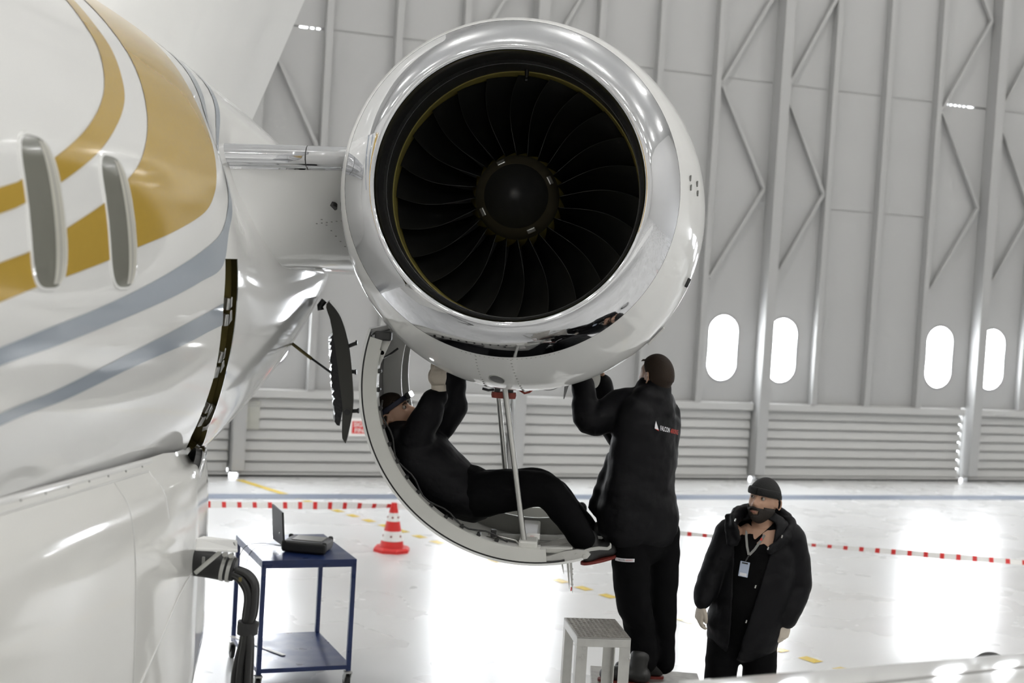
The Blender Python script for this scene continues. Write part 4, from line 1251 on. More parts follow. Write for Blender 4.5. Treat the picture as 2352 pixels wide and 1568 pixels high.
for x in (0.0155, TW - 0.0155):
    for y in (0.0155, TD - 0.0155):
        tbox('leg', x, y, 0.5, 0.031, 0.031, 0.745)
        cs = MB(); cs.box(TP(x, y, 0.118), (0.05, 0.05, 0.012), TR); cs.bar(TP(x - 0.02, y, 0.115), TP(x - 0.02, y + 0.03, 0.05), 0.006, 0.04); cs.bar(TP(x + 0.02, y, 0.115), TP(x + 0.02, y + 0.03, 0.05), 0.006, 0.04)
        o = cs.build('caster', STEEL, trolley)
        w_ = MB(); w_.tube([TP(x - 0.014, y + 0.03, 0.05), TP(x + 0.014, y + 0.03, 0.05)], 0.05, 20); w_.build('caster_wheel', RUBBER, o, True, 40)
m = MB(); m.bar(TP(-0.01, TD - 0.03, 0.17), TP(0.25, 0.30, 0.175), 0.03, 0.004); m.build('tape_strip', TAPEWHITE, trolley)

tester = empty('test_set', TP(0.40, 0.40, TH), 'black rugged portable tester with its lid up, lying on the blue trolley', 'tester')
LA = Matrix.Rotation(radians(-5), 3, 'Z')
pB = [at(652, 1268, 9.62), at(758, 1275, 9.62)]
c0 = TP(0.36, 0.30, TH)
def tb(name, c, s_, m_, bev=0.006, rot=None):
    m = MB(); m.box(c, s_, rot if rot is not None else LA); return m.build(name, m_, tester, bevel=bev)
cB = at(706, 1254, 9.75); cB.z = TH + 0.040
tb('case', cB, (0.30, 0.26, 0.075), BLACKP, 0.018)
tb('front_bumper', cB + Vector((0.0, -0.13, 0.0)), (0.31, 0.03, 0.07), RUBBER, 0.014)
tb('screen', cB + Vector((0.01, 0.02, 0.039)), (0.21, 0.17, 0.003), SCREENM, 0.001)
for sx in (-0.14, 0.14):
    for sy in (-0.12, 0.12): tb('corner_guard', cB + Vector((sx, sy, 0.01)), (0.035, 0.035, 0.07), RUBBER, 0.012)
# lid, standing open on the left side
l0 = [at(655, 1256, 9.62), at(652, 1177, 9.62), at(629, 1157, 9.90), at(631, 1238, 9.90)]
m = MB(); m.add(l0 + [p + Vector((-0.016, 0.006, 0)) for p in l0], [(0, 1, 2, 3), (7, 6, 5, 4)] + [(i, (i + 1) % 4, 4 + (i + 1) % 4, 4 + i) for i in range(4)]); lid = m.build('lid', BLACKP, tester, bevel=0.003)
m = MB(); c = at(642, 1223, 9.72) + Vector((0.006, -0.01, 0)); m.tube([c, c + Vector((0.004, -0.004, 0))], 0.010, 10); m.build('lid_stud', STEEL, lid)
for k_ in (0, 1):
    pts = [tuple(at(648, 1252 + 2 * k_, 9.62)), tuple(at(600 + 12 * k_, 1247 + 4 * k_, 9.7)), tuple(at(568 + 16 * k_, 1252 + 8 * k_, 9.62)), tuple(at(552 + 18 * k_, 1272 + 6 * k_, 9.55)), tuple(at(545 + 20 * k_, 1300, 9.5))]
    m = MB(); m.tube(catmull(pts, 6), 0.0022, 6); m.build('test_lead', RUBBER, tester, True)

# ------------------------------------------------------------------ traffic cone and barrier tape
cone = empty('traffic_cone', (-1.74, 14.45, 0), 'red and white striped traffic cone on the shiny floor', 'cone')
CC = Vector((-1.74, 14.45, 0))
def cone_band(name, z0, z1, m_, extra=0.0):
    V = []; F = []
    n = 32
    rr = lambda z: 0.125 + (0.028 - 0.125) * (z - 0.05) / 0.45
    for z in (z0, z1):
        for i in range(n): V.append(CC + Vector((cos(2 * pi * i / n), sin(2 * pi * i / n), 0)) * (rr(z) + extra) + Vector((0, 0, z)))
    F = [(i, (i + 1) % n, n + (i + 1) % n, n + i) for i in range(n)] + [tuple(range(n)), tuple(range(n, 2 * n))]
    return mk(name, V, F, m_, cone, True, 40)
V = [];
for z, s_ in ((0.0, 0.185), (0.03, 0.185), (0.05, 0.165)):
    for i in range(8):
        a = 2 * pi * (i + 0.5) / 8; V.append(CC + Vector((cos(a), sin(a), 0)) * s_ * 1.04 + Vector((0, 0, z)))
mk('base', V, [(q * 8 + i, q * 8 + (i + 1) % 8, (q + 1) * 8 + (i + 1) % 8, (q + 1) * 8 + i) for q in range(2) for i in range(8)] + [tuple(range(8)), tuple(range(16, 24))], RED, cone)
for nm, a, b_, m_, e in (('red_band', 0.05, 0.115, RED, 0), ('white_band', 0.115, 0.215, TAPEWHITE, 0.003), ('red_band', 0.215, 0.315, RED, 0), ('white_band', 0.315, 0.40, TAPEWHITE, 0.003), ('red_band', 0.40, 0.50, RED, 0)):
    cone_band(nm, a, b_, m_, e)
for z in (0.165, 0.355):
    for k_ in range(6):
        a = radians(-150 + 60 * k_); r_ = 0.125 + (0.028 - 0.125) * (z - 0.05) / 0.45 + 0.003
        c = CC + Vector((cos(a) * r_, sin(a) * r_, z)); d = Vector((cos(a), sin(a), 0))
        m = MB(); m.tube([c - d * 0.004, c + d * 0.003], 0.011, 8); m.build('rivet', REDSEAL, cone)

def tape(name, a, b_, sag, label, w=0.055, n_seg=40, phase=0.0):
    root = empty(name, Vector((a + b_) / 2), label, 'barrier tape')
    d = b_ - a; L = d.length; per = 0.15; n = int(L / per)
    def pt(t):
        tw = 0.9 * sin(t * 9.0 + phase)
        p = a + d * t - Vector((0, 0, sag * 4 * t * (1 - t)))
        u = Vector((-d.y / L * sin(tw), d.x / L * sin(tw), cos(tw)))
        return p, u
    for i in range(n):
        for part, (f0, f1) in (('white_band', (0, 0.72)), ('red_band', (0.72, 1.0))):
            V = []; F = []
            for q in range(4):
                t = (i + f0 + (f1 - f0) * q / 3) / n
                p, u = pt(t); V += [p - u * w / 2, p + u * w / 2]
            for q in range(3): F.append((2 * q, 2 * q + 1, 2 * q + 3, 2 * q + 2))
            mk(part, V, F, TAPEWHITE if f0 == 0 else RED, root)
    return root
ctop = CC + Vector((0, 0, 0.47))
tape('barrier_tape', Vector((-6.2, 12.9, 0.5)), ctop + Vector((-0.03, -0.03, 0.0)), 0.02, 'red and white barrier tape running left from the traffic cone', 0.075, phase=1.7)
tape('barrier_tape', ctop + Vector((0.03, 0.0, 0.0)), Vector((6.2, 13.35, 0.5)), 0.03, 'red and white barrier tape running right from the cone behind the mechanics', 0.055, phase=0.4)

# trolley wheel behind the wing edge
wh = empty('rubber_wheel', (3.18, 10.47, 0), 'black rubber tyre with pale hub standing behind the wing edge', 'wheel')
wc = Vector((3.18, 10.47, 0.175))
V = []; F = []
n, k_ = 40, 12
for i in range(n):
    a = 2 * pi * i / n; rd = Vector((cos(a) * cos(0.35), cos(a) * sin(0.35), sin(a)))
    ax = Vector((-sin(0.35), cos(0.35), 0))
    for j in range(k_):
        b_ = 2 * pi * j / k_; V.append(wc + rd * (0.142 + 0.033 * cos(b_)) + ax * 0.045 * sin(b_))
for i in range(n):
    for j in range(k_): F.append((i * k_ + j, i * k_ + (j + 1) % k_, ((i + 1) % n) * k_ + (j + 1) % k_, ((i + 1) % n) * k_ + j))
mk('tyre', V, F, RUBBER, wh, True)
m = MB(); m.tube([wc - ax * 0.025, wc + ax * 0.025], 0.112, 32); m.build('hub', TAPEWHITE, wh, True, 40)
m = MB(); m.tube([wc - ax * 0.04, wc + ax * 0.04], 0.025, 16); m.build('axle', STEEL, wh, True, 40)

# ------------------------------------------------------------------ aluminium steps
st = empty('work_steps', (0.35, 7.5, 0), 'worn aluminium work steps with checker-plate tread under the mechanic', 'steps')
SR = Matrix.Rotation(radians(10), 3, 'Z'); SO = Vector((0.107, 7.055, 0))
def SP(x, y, z): return SO + SR @ Vector((x, y, z))
SW, SD, SH = 0.275, 0.405, 1.10
def sbox(name, x, y, z, sx, sy, sz, m_=ALU, bev=0.002):
    m = MB(); m.box(SP(x, y, z), (sx, sy, sz), SR); return m.build(name, m_, st, bevel=bev)
sbox('upper_tread', SW / 2, SD / 2, SH - 0.004, SW, SD, 0.008, TREAD)
m = MB()
for i in range(11):
    for j in range(15):
        c = SP(0.02 + i * 0.0235, 0.02 + j * 0.026, SH + 0.0008); m.box(c, (0.016, 0.004, 0.0025), SR @ Matrix.Rotation(radians(45 if (i + j) % 2 else -45), 3, 'Z'))
tag(m.build('checker_pattern', TREAD, st), kind='stuff')
sbox('tread_rim', SW / 2, 0.002, SH - 0.024, SW, 0.004, 0.048); sbox('tread_rim', SW / 2, SD - 0.002, SH - 0.024, SW, 0.004, 0.048)
sbox('tread_rim', 0.002, SD / 2, SH - 0.024, 0.004, SD - 0.008, 0.048); sbox('tread_rim', SW - 0.002, SD / 2, SH - 0.024, 0.004, SD - 0.008, 0.048)
for x in (0, 1):
    for y in (0, 1):
        lx = 0.028 if x == 0 else SW - 0.028; ly = 0.003 if y == 0 else SD - 0.003
        m = MB(); m.box(SP(lx, ly, (SH - 0.048) / 2), (0.056, 0.005, SH - 0.048), SR)
        fx = 0.0025 if x == 0 else SW - 0.0025; fy = 0.028 if y == 0 else SD - 0.028
        m.box(SP(fx, fy, (SH - 0.048) / 2), (0.005, 0.05, SH - 0.048), SR)
        m.build('leg', ALU, st)
# lower, longer step behind on which the mechanic stands
m = MB(); m.box((0.52, 7.93, 0.640), (0.62, 0.52, 0.03)); m.build('lower_tread', TREAD, st, bevel=0.003)
for x in (0.24, 0.80):
    for y in (7.70, 8.16):
        m = MB(); m.box((x, y, 0.3125), (0.05, 0.05, 0.625)); m.build('leg', ALU, st, bevel=0.004)
m = MB(); m.bar((0.24, 7.70, 0.25), (0.80, 7.70, 0.25), 0.03, 0.03); m.bar((0.24, 8.16, 0.25), (0.80, 8.16, 0.25), 0.03, 0.03); m.bar((0.24, 7.70, 0.6), (0.22, 7.46, 0.6), 0.03, 0.03); m.build('cross_bar', ALU, st)

# ------------------------------------------------------------------ people
def frame(face, up=(0, 0, 1)):
    """columns: right-hand side of the picture when looked at from the front is -x; y is backwards, z up"""
    f = Vector(face).normalized(); u = Vector(up); u = (u - f * u.dot(f)).normalized()
    x = f.cross(u)                    # the figure's right
    return Matrix((-x, -f, u)).transposed()      # local +x = figure's left, -y = forward


def g(x, c, s): return math.exp(-((x - c) / s) ** 2)


def head_pt(th, ph):
    """head surface in head coordinates: -y forward, z up, origin between the ears"""
    sx, sy, sz = 0.077, 0.099, 0.120
    x, y, z = sx * cos(ph) * sin(th), -sy * cos(ph) * cos(th), sz * sin(ph)
    front = max(0.0, -y / sy)
    if z < 0:
        k = min(1, -z / sz)
        x *= 1 - 0.26 * k ** 1.3
        if y > 0: y *= 1 - 0.35 * k
        else: y = y * (1 + 0.16 * k) - 0.012 * k
        # jaw keeps its width at the mouth level
    else:
        x *= 1 + 0.03 * sin(pi * z / sz)
        if y > 0: y *= 1.06
    d = 0.0
    if front > 0.15:
        ax = abs(x)
        d += 0.026 * g(ax, 0, 0.0125) * g(z, -0.022, 0.017) + 0.016 * g(ax, 0, 0.010) * g(z, 0.0, 0.020)      # nose
        d += 0.008 * g(ax, 0.014, 0.008) * g(z, -0.030, 0.009)                                              # nostrils
        d += 0.0075 * g(ax, 0.028, 0.028) * g(z, 0.034, 0.010)                                              # brow
        d -= 0.013 * g(ax, 0.032, 0.014) * g(z, 0.014, 0.012)                                               # sockets
        d += 0.005 * g(ax, 0.046, 0.016) * g(z, -0.018, 0.02)                                               # cheekbones
        d += 0.009 * g(ax, 0, 0.022) * g(z, -0.056, 0.008) + 0.009 * g(ax, 0, 0.020) * g(z, -0.069, 0.007)     # lips
        d -= 0.006 * g(ax, 0, 0.026) * g(z, -0.0625, 0.0035)                                                # mouth line
        d += 0.013 * g(ax, 0, 0.024) * g(z, -0.097, 0.016)                                                  # chin
        d *= min(1, (front - 0.15) / 0.3)
    return Vector((x, y - d, z))


def head_geo(pos, R, sc=1.0, n=72, m_=56, mask=None, lift=0.0, rim=0.0):
    """whole head, or (with mask) a patch of it lifted off the skin"""
    def P(i, j):
        th = 2 * pi * i / n; ph = -pi / 2 + pi * j / m_
        return head_pt(th, ph)
    V = []; F = []; ok = []
    for j in range(m_ + 1):
        for i in range(n):
            p = P(i, j)
            if lift:
                a = P(i + 1, j) - P(i - 1, j); b_ = P(i, min(j + 1, m_)) - P(i, max(j - 1, 0))
                nn = a.cross(b_)
                if nn.length < 1e-9: nn = Vector((0, 0, 1 if j else -1))
                nn.normalize()
                if nn.dot(p) < 0: nn = -nn
                w = mask(p) if mask else 1
                p2 = p + nn * lift * max(0, min(1, w))
            else: p2 = p
            ok.append(mask(p) if mask else 1)
            V.append(Vector(pos) + R @ (p2 * sc))
    for j in range(m_):
        for i in range(n):
            q = (j * n + i, j * n + (i + 1) % n, (j + 1) * n + (i + 1) % n, (j + 1) * n + i)
            if not mask or all(ok[a] > -0.15 for a in q): F.append(q)
    if mask:
        used = sorted({a for f in F for a in f}); mp = {a: k for k, a in enumerate(used)}
        V = [V[a] for a in used]; F = [tuple(mp[a] for a in f) for f in F]
    return V, F


def ear_geo(pos, R, sc, side):
    pts = []
    for a in range(0, 300, 25):
        t = radians(a - 60)
        pts.append(Vector(pos) + R @ (Vector((side * (0.079 + 0.008 * (1 + cos(t))), 0.016 + 0.019 * cos(t) , -0.004 + 0.031 * sin(t))) * sc))
    a_ = T(pts, [0.0055 * sc] * len(pts), dense=2, n=10)
    b_ = ball(Vector(pos) + R @ (Vector((side * 0.079, 0.014, -0.004)) * sc), (0.008 * sc, 0.016 * sc, 0.024 * sc))
    return [a_, b_]


def hand(wrist, d, nrm, thumb, L=0.185, curl=0.5, fat=1.0):
    """palm and five fingers; d along the hand, nrm out of the palm, thumb towards the thumb side"""
    d = Vector(d).normalized(); nrm = Vector(nrm); nrm = (nrm - d * nrm.dot(d)).normalized(); t = Vector(thumb); t = (t - d * t.dot(d) - nrm * t.dot(nrm)).normalized()
    w = Vector(wrist); S_ = []
    S_.append(T([w - d * 0.03, w + d * 0.02, w + d * 0.06, w + d * 0.092], [(0.027 * fat, 0.019 * fat), (0.032 * fat, 0.018 * fat), (0.041 * fat, 0.016 * fat), (0.040 * fat, 0.013 * fat)], ref=t))
    for i, (o, ln) in enumerate(((0.031, 0.072), (0.0105, 0.082), (-0.0105, 0.077), (-0.030, 0.060))):
        p = w + d * (0.088 - 0.004 * abs(i - 1)) + t * o
        pts = [p - d * 0.02, p]; dirn = d.copy(); c = curl * (0.85 + 0.12 * i)
        for seg in (0.44, 0.31, 0.25):
            dirn = (dirn * cos(c * 0.75) + nrm * sin(c * 0.75)).normalized()
            p = p + dirn * ln * seg; pts.append(p)
            nn = nrm - dirn * nrm.dot(dirn); side_ = dirn.cross(t)
            nrm2 = side_ if side_.dot(nrm) > 0 else -side_
            dirn = (dirn * cos(c * 0.35) + nrm2 * sin(c * 0.35)).normalized()
        S_.append(T(pts, [0.0092 * fat, 0.0096 * fat, 0.0090 * fat, 0.0084 * fat, 0.0074 * fat], dense=3, n=12))
    b0 = w + d * 0.022 + t * 0.022
    S_.append(T([b0, b0 + d * 0.028 + t * 0.022 + nrm * 0.012, b0 + d * 0.058 + t * 0.026 + nrm * 0.022, b0 + d * 0.080 + t * 0.020 + nrm * 0.03], [0.014 * fat, 0.0118 * fat, 0.0102 * fat, 0.0084 * fat], dense=3, n=12))
    return S_


def boot(heel, toe_dir, L=0.29, h=0.16, sole=True):
    """laced safety boot standing at heel, pointing along toe_dir"""
    d = Vector(toe_dir); d.z = 0 if abs(d.z) < 0.05 else d.z; d.normalize(); p = Vector(heel)
    up = Vector((0, 0, 1)); up = (up - d * up.dot(d)).normalized(); sd = d.cross(up)
    S_ = [T([p + d * 0.03 + up * 0.055, p + d * 0.12 + up * 0.058, p + d * 0.20 + up * 0.048, p + d * (L - 0.045) + up * 0.042], [(0.042, 0.046), (0.043, 0.046), (0.048, 0.040), (0.045, 0.034)], ref=sd),
          T([p + d * 0.065 + up * 0.05, p + d * 0.06 + up * 0.12, p + d * 0.055 + up * h], [(0.043, 0.055), (0.042, 0.052), (0.046, 0.056)], ref=sd)]
    V = []; F = []
    n = 28
    for z in (0.0, 0.014):
        for i in range(n):
            a = 2 * pi * i / n; cx = L / 2 + (L / 2) * cos(a); w = (0.046 + 0.006 * cos(a)) * (abs(sin(a)) ** 0.7) * (1 if sin(a) > 0 else -1)
            V.append(p + d * (cx - 0.005) + sd * w + up * z)
    F = [(i, (i + 1) % n, n + (i + 1) % n, n + i) for i in range(n)] + [tuple(range(n)), tuple(range(n, 2 * n))]
    return S_, (V, F)


def mask_hair(p):
    """short hair: above a hairline, lower at the back"""
    line = 0.068 if p.y < -0.055 else (0.068 - (p.y + 0.055) * 1.0 if p.y < 0.0 else 0.013 - p.y * 0.95)
    return (p.z - line) / 0.018


def mask_beard(p):
    top = -0.030 if abs(p.x) > 0.045 else -0.042
    if p.y > 0.012: return -1
    v = (top - p.z) / 0.012
    if abs(p.x) < 0.020 and -0.075 < p.z < -0.053 and p.y < -0.07: v = -1      # mouth
    return v


def mask_cap(p):
    return (p.z - (0.040 - max(0, p.y) * 0.75)) / 0.02


# ---------- mechanic standing on the steps, seen from behind
YA = 7.93
def a_(x, y, dy=0.0): return at(x, y, YA + dy)
fA = Vector((-0.82, 0.57, 0)); lA = Vector((-0.57, -0.82, 0))            # facing, figure's left
pa_ = empty('person', (0.50, 7.93, 0.655), 'person in black jacket and trousers on the steps, back turned, reaching under the engine', 'person')
hpA = a_(1506, 866); RA = frame((-0.66, 0.74, 0.12), (0.06, 0.0, 1))
shA = a_(1436, 930, -0.02); shA2 = a_(1522, 952, 0.14)
hipc = a_(1482, 1200); ches = a_(1484, 985); nk = a_(1502, 915)
elA = a_(1352, 962, -0.10); wrA = a_(1340, 878, -0.06)
el2 = a_(1420, 1000, 0.30); wr2 = a_(1385, 880, 0.28)
hL = a_(1447, 1215, -0.06); hR = a_(1520, 1225, 0.06)
kL = a_(1456, 1385, -0.10); kR = a_(1524, 1385, 0.04)
anL = a_(1482, 1512, 0.0); anR = a_(1524, 1520, 0.10)
body = [head_geo(hpA, RA, 1.0)] + ear_geo(hpA, RA, 1.0, 1) + ear_geo(hpA, RA, 1.0, -1)
body += [T([hpA - Vector((0, 0, 0.06)) - fA * 0.01, nk, ches + Vector((0, 0, 0.1))], [0.058, 0.06, 0.075]),
         T([nk - Vector((0, 0, 0.05)), ches, a_(1480, 1100), hipc], [(0.13, 0.08), (0.165, 0.10), (0.15, 0.095), (0.155, 0.10)], ref=lA),
         T([shA, elA, wrA], [0.05, 0.042, 0.028]), T([shA2, el2, wr2], [0.05, 0.042, 0.028]),
         T([hL, kL, anL], [0.075, 0.05, 0.038]), T([hR, kR, anR], [0.075, 0.05, 0.038]),
         T([anL, anL + fA * 0.1 - Vector((0, 0, 0.06))], [0.04, 0.03]), T([anR, anR + fA * 0.1 - Vector((0, 0, 0.06))], [0.04, 0.03])]
body += hand(wrA, (0.05, 0.1, 1), (0.9, 0.1, 0), (0, 1, 0), curl=0.35) + hand(wr2, (-0.2, 0.1, 1), (-0.9, -0.1, 0), (0, 1, 0), curl=0.35)
remeshed('body', body, 0.0055, SKIN, pa_, 2)
V, F = head_geo(hpA, RA, 1.0, 96, 72, mask_hair, 0.012); hr = mk('hair', V, F, HAIRM, pa_, True)
sd_ = hr.modifiers.new('thick', 'SOLIDIFY'); sd_.thickness = 0.012; sd_.offset = -1
m = MB()
for i in range(9):
    q = hpA + RA @ Vector((0.05 - 0.0125 * i, -0.088 + 0.02 * abs(i - 4) / 4, 0.082)); m.tube([q, q + RA @ Vector((0.004, -0.012, -0.010))], [0.006, 0.001], 6)
m.build('fringe', HAIRM, hr, True)
jk = [T([a_(1500, 925), a_(1492, 948), a_(1485, 1000), a_(1474, 1080), a_(1463, 1150), a_(1458, 1192)], [(0.19, 0.11), (0.245, 0.135), (0.255, 0.155), (0.25, 0.17), (0.255, 0.185), (0.26, 0.19)], ref=lA, n=28),
      T([a_(1502, 945), a_(1501, 918), a_(1500, 895)], [(0.125, 0.125), (0.105, 0.108), (0.098, 0.102)], ref=lA, n=24),
      T([a_(1462, 945, 0.0), shA + Vector((0.0, 0, 0.005)), (shA + elA) / 2 + Vector((0, 0, -0.02)), elA + Vector((-0.0, 0, 0.0)), (elA + wrA) / 2 + Vector((-0.01, 0, 0)), wrA + Vector((0, 0, -0.01))], [0.11, 0.10, 0.097, 0.086, 0.070, 0.058]),
      T([a_(1510, 955, 0.08), shA2, el2, wr2], [0.10, 0.085, 0.08, 0.055]),
      T([a_(1425, 1060, -0.05), a_(1398, 1130, -0.05), a_(1374, 1180, -0.05)], [(0.10, 0.05), (0.10, 0.04), (0.085, 0.022)], ref=fA),
      T([a_(1490, 1150), a_(1496, 1190), a_(1500, 1212)], [(0.2, 0.14), (0.2, 0.14), (0.195, 0.13)], ref=lA),
      T([wrA - Vector((0, 0, 0.05)), wrA + Vector((0, 0, -0.015))], [0.064, 0.060])]
jac = remeshed('jacket', jk, 0.011, JACKET, pa_, 4, 0.009, 0.13, 3)
m = MB(); 
tr = [T([a_(1478, 1130), a_(1480, 1210), a_(1484, 1245)], [(0.165, 0.12), (0.18, 0.135), (0.165, 0.125)], ref=lA, n=24),
      T([hL, a_(1449, 1300, -0.08), kL, a_(1466, 1430, -0.05), a_(1478, 1490, -0.01), anL + Vector((0, 0, -0.01))], [0.112, 0.106, 0.098, 0.088, 0.08, 0.074]),
      T([hR, a_(1523, 1300, 0.05), kR, a_(1524, 1440, 0.06), a_(1524, 1500, 0.09), anR + Vector((0, 0, -0.01))], [0.105, 0.09, 0.078, 0.070, 0.066, 0.062])]
tro = remeshed('trousers', tr, 0.011, TROUSER, pa_, 4, 0.008, 0.14, 9)
for heel in (Vector((0.53, 7.86, 0.655)), Vector((0.62, 8.02, 0.655))):
    S_, so = boot(heel, (-0.95, 0.12, 0)); bt = remeshed('boot', S_, 0.008, RUBBER, pa_, 3); mk('sole', so[0], so[1], SOLEM, bt)
# back print
tj = bvh_of(jac)
bn = Vector((0.62, -0.78, 0)).normalized(); br = Vector((0.78, 0.62, -0.20)).normalized(); bu = bn.cross(br) * -1
bu = Vector((0.1, 0.0, 1))
og = a_(1517, 988, -0.17)
V, F = text_mesh('FALCON', 0.036, 0.0005); decal('print_lettering', [(v.x * 0.60, v.y) for v in V], F, og + br * 0.0, br, bu, tj, PRINTW, jac)
V, F = text_mesh('AEROSPACE', 0.034, 0.0003); decal('print_lettering', [(v.x * 0.55, v.y) for v in V], F, og + br * 0.093, br, bu, tj, PRINTR, jac)
decal('print_emblem', [(-0.036, 0.002), (-0.010, 0.0), (-0.032, 0.044), (-0.037, 0.022)], [(0, 1, 2, 3)], og, br, bu, tj, PRINTW, jac)
decal('print_emblem', [(-0.031, 0.0), (-0.005, -0.006), (-0.017, 0.009)], [(0, 1, 2)], og, br, bu, tj, PRINTR, jac, lift=0.005)
tt_ = bvh_of(tro)
og = at(1415, 1303, 7.6)
PG = lambda w, h, sl: ([(w * i / 14, sl * w * i / 14 + h * j / 3) for j in range(4) for i in range(15)], [(j * 15 + i, j * 15 + i + 1, j * 15 + i + 16, j * 15 + i + 15) for j in range(3) for i in range(14)])
decal('leg_patch', *PG(0.104, 0.019, 0.07), og, (1, 0, 0.0), (0, 0, 1), tt_, PRINTW, tro, lift=0.004, reach=0.6)
V, F = text_mesh('FALCON', 0.013); decal('print_lettering', [(0.016 + v.x * 0.7, 0.006 + v.y + v.x * 0.06) for v in V], F, og, (1, 0, 0), (0, 0, 1), tt_, SHIRT, tro, lift=0.0055, reach=0.6)
V, F = text_mesh('AEROSPACE', 0.012); decal('print_lettering', [(0.054 + v.x * 0.62, 0.009 + v.y + v.x * 0.06) for v in V], F, og, (1, 0, 0), (0, 0, 1), tt_, PRINTR, tro, lift=0.0055, reach=0.6)

# ---------- bearded man standing on the floor
YB = 8.27
def b__(x, y, dy=0.0): return at(x, y, YB + dy)
pb = empty('person', (1.12, 8.3, 0), 'bearded person in black beanie and open black jacket, looking up, standing on the floor', 'person')
fB = Vector((-0.22, -0.97, 0)); lB = Vector((0.97, -0.22, 0))
hpB = b__(1754, 1150); RB = frame((-0.52, -0.82, 0.14), (0.10, 0.0, 1))
nkB = b__(1752, 1205, 0.03)
sR = b__(1682, 1222, 0.02); sL = b__(1812, 1240, 0.0)
eR = b__(1640, 1310, 0.0); wR = b__(1612, 1384, -0.05)
eL = b__(1828, 1340, 0.02); wL = b__(1808, 1426, -0.06)
hipB = b__(1706, 1440, 0.02)
hpl, hpr = b__(1742, 1465, 0.02), b__(1668, 1462, 0.02)
kn_l = Vector((1.10, 8.24, 0.48)); kn_r = Vector((0.90, 8.24, 0.48))
kn_l, kn_r = b__(1738, 1610, -0.02), b__(1648, 1610, -0.02)
an_l = Vector((kn_l.x + 0.0, 8.33, 0.09)); an_r = Vector((kn_r.x - 0.01, 8.30, 0.09))
body = [head_geo(hpB, RB, 1.02)] + ear_geo(hpB, RB, 1.02, 1) + ear_geo(hpB, RB, 1.02, -1)
body += [T([hpB + RB @ Vector((0, 0.02, -0.06)), nkB, b__(1745, 1245, 0.02)], [0.062, 0.066, 0.09]),
         T([b__(1748, 1232, 0.02), b__(1742, 1280, 0.0), b__(1722, 1370, 0.02), hipB], [(0.15, 0.085), (0.18, 0.11), (0.16, 0.11), (0.165, 0.11)], ref=lB),
         T([sR, eR, wR], [0.055, 0.045, 0.03]), T([sL, eL, wL], [0.055, 0.045, 0.03]),
         T([hpl, kn_l, an_l], [0.08, 0.055, 0.04]), T([hpr, kn_r, an_r], [0.08, 0.055, 0.04]),
         T([an_l, an_l + Vector((0, -0.1, -0.05))], [0.04, 0.03]), T([an_r, an_r + Vector((0, -0.1, -0.05))], [0.04, 0.03])]
dR = (b__(1606, 1412, -0.05) - wR); dL = (b__(1799, 1466, -0.06) - wL)
body += hand(wR, dR, (0.8, 0.3, -0.1), (0.3, -0.9, 0.1), curl=0.55, fat=0.9) + hand(wL, dL, (-0.6, 0.6, 0), (-0.6, -0.7, 0), curl=0.5, fat=0.9)
remeshed('body', body, 0.005, SKIN, pb, 2)
V, F = head_geo(hpB, RB, 1.02, 96, 72, mask_beard, 0.011); be = mk('beard', V, F, BEARDM, pb, True); q_ = be.modifiers.new('thick', 'SOLIDIFY'); q_.thickness = 0.010; q_.offset = -1
V, F = head_geo(hpB, RB, 1.02, 96, 72, mask_cap, 0.016); ca = mk('beanie', V, F, KNIT, pb, True); q_ = ca.modifiers.new('thick', 'SOLIDIFY'); q_.thickness = 0.012; q_.offset = -1
# turned-up brim of the beanie
pts = []
for i in range(25):
    t = 2 * pi * i / 24; y = -0.106 * cos(t); pts.append(hpB + RB @ (Vector((0.087 * sin(t), y + (0.004 if y > 0 else -0.004), 0.050 - max(0, y) * 0.72)) * 1.02))
m = MB(); v, f = tube_geo(pts, [(0.022, 0.008)] * 25, 10, False, RB @ Vector((0, 0, 1))); m.add(v, f); m.build('beanie_brim', KNIT, ca, True)
for sx in (-1, 1):
    e = hpB + RB @ (Vector((sx * 0.031, -0.083, 0.014)) * 1.02)
    ey = mk('eye', *ball(e, 0.0115), EYEW, pb, True)
    fw = (RB @ Vector((-0.25, -1, 0.12))).normalized(); mk('iris', *ball(e + fw * 0.0075, 0.0062), EYED, ey, True)
    m = MB(); m.tube([hpB + RB @ (Vector((sx * x, y, z)) * 1.02) for x, y, z in ((0.012, -0.102, 0.029), (0.028, -0.099, 0.036), (0.046, -0.087, 0.031))], [0.0035, 0.005, 0.0025], 8); m.build('eyebrow', BEARDM, pb, True)
m = MB(); m.tube([hpB + RB @ (Vector((x, y, z)) * 1.02) for x, y, z in ((-0.019, -0.109, -0.066), (0, -0.117, -0.067), (0.019, -0.109, -0.066))], [0.002, 0.0055, 0.002], 8); m.build('mouth', LIPS, pb, True)
m = MB(); m.tube([hpB + RB @ (Vector((x, y, z)) * 1.02) for x, y, z in ((-0.030, -0.102, -0.055), (-0.014, -0.117, -0.045), (0, -0.120, -0.043), (0.014, -0.117, -0.045), (0.030, -0.102, -0.055))], [0.003, 0.006, 0.006, 0.006, 0.003], 8); m.build('moustache', BEARDM, be, True)
for w_, d_, nn, th, lab in ((wR, dR, (0.8, 0.3, -0.1), (0.3, -0.9, 0.1), 'glove'), (wL, dL, (-0.6, 0.6, 0), (-0.6, -0.7, 0), 'glove')):
    remeshed('glove', hand(w_, d_, nn, th, curl=0.55 if w_ is wR else 0.5, fat=1.12), 0.004, GLOVE, pb, 2)
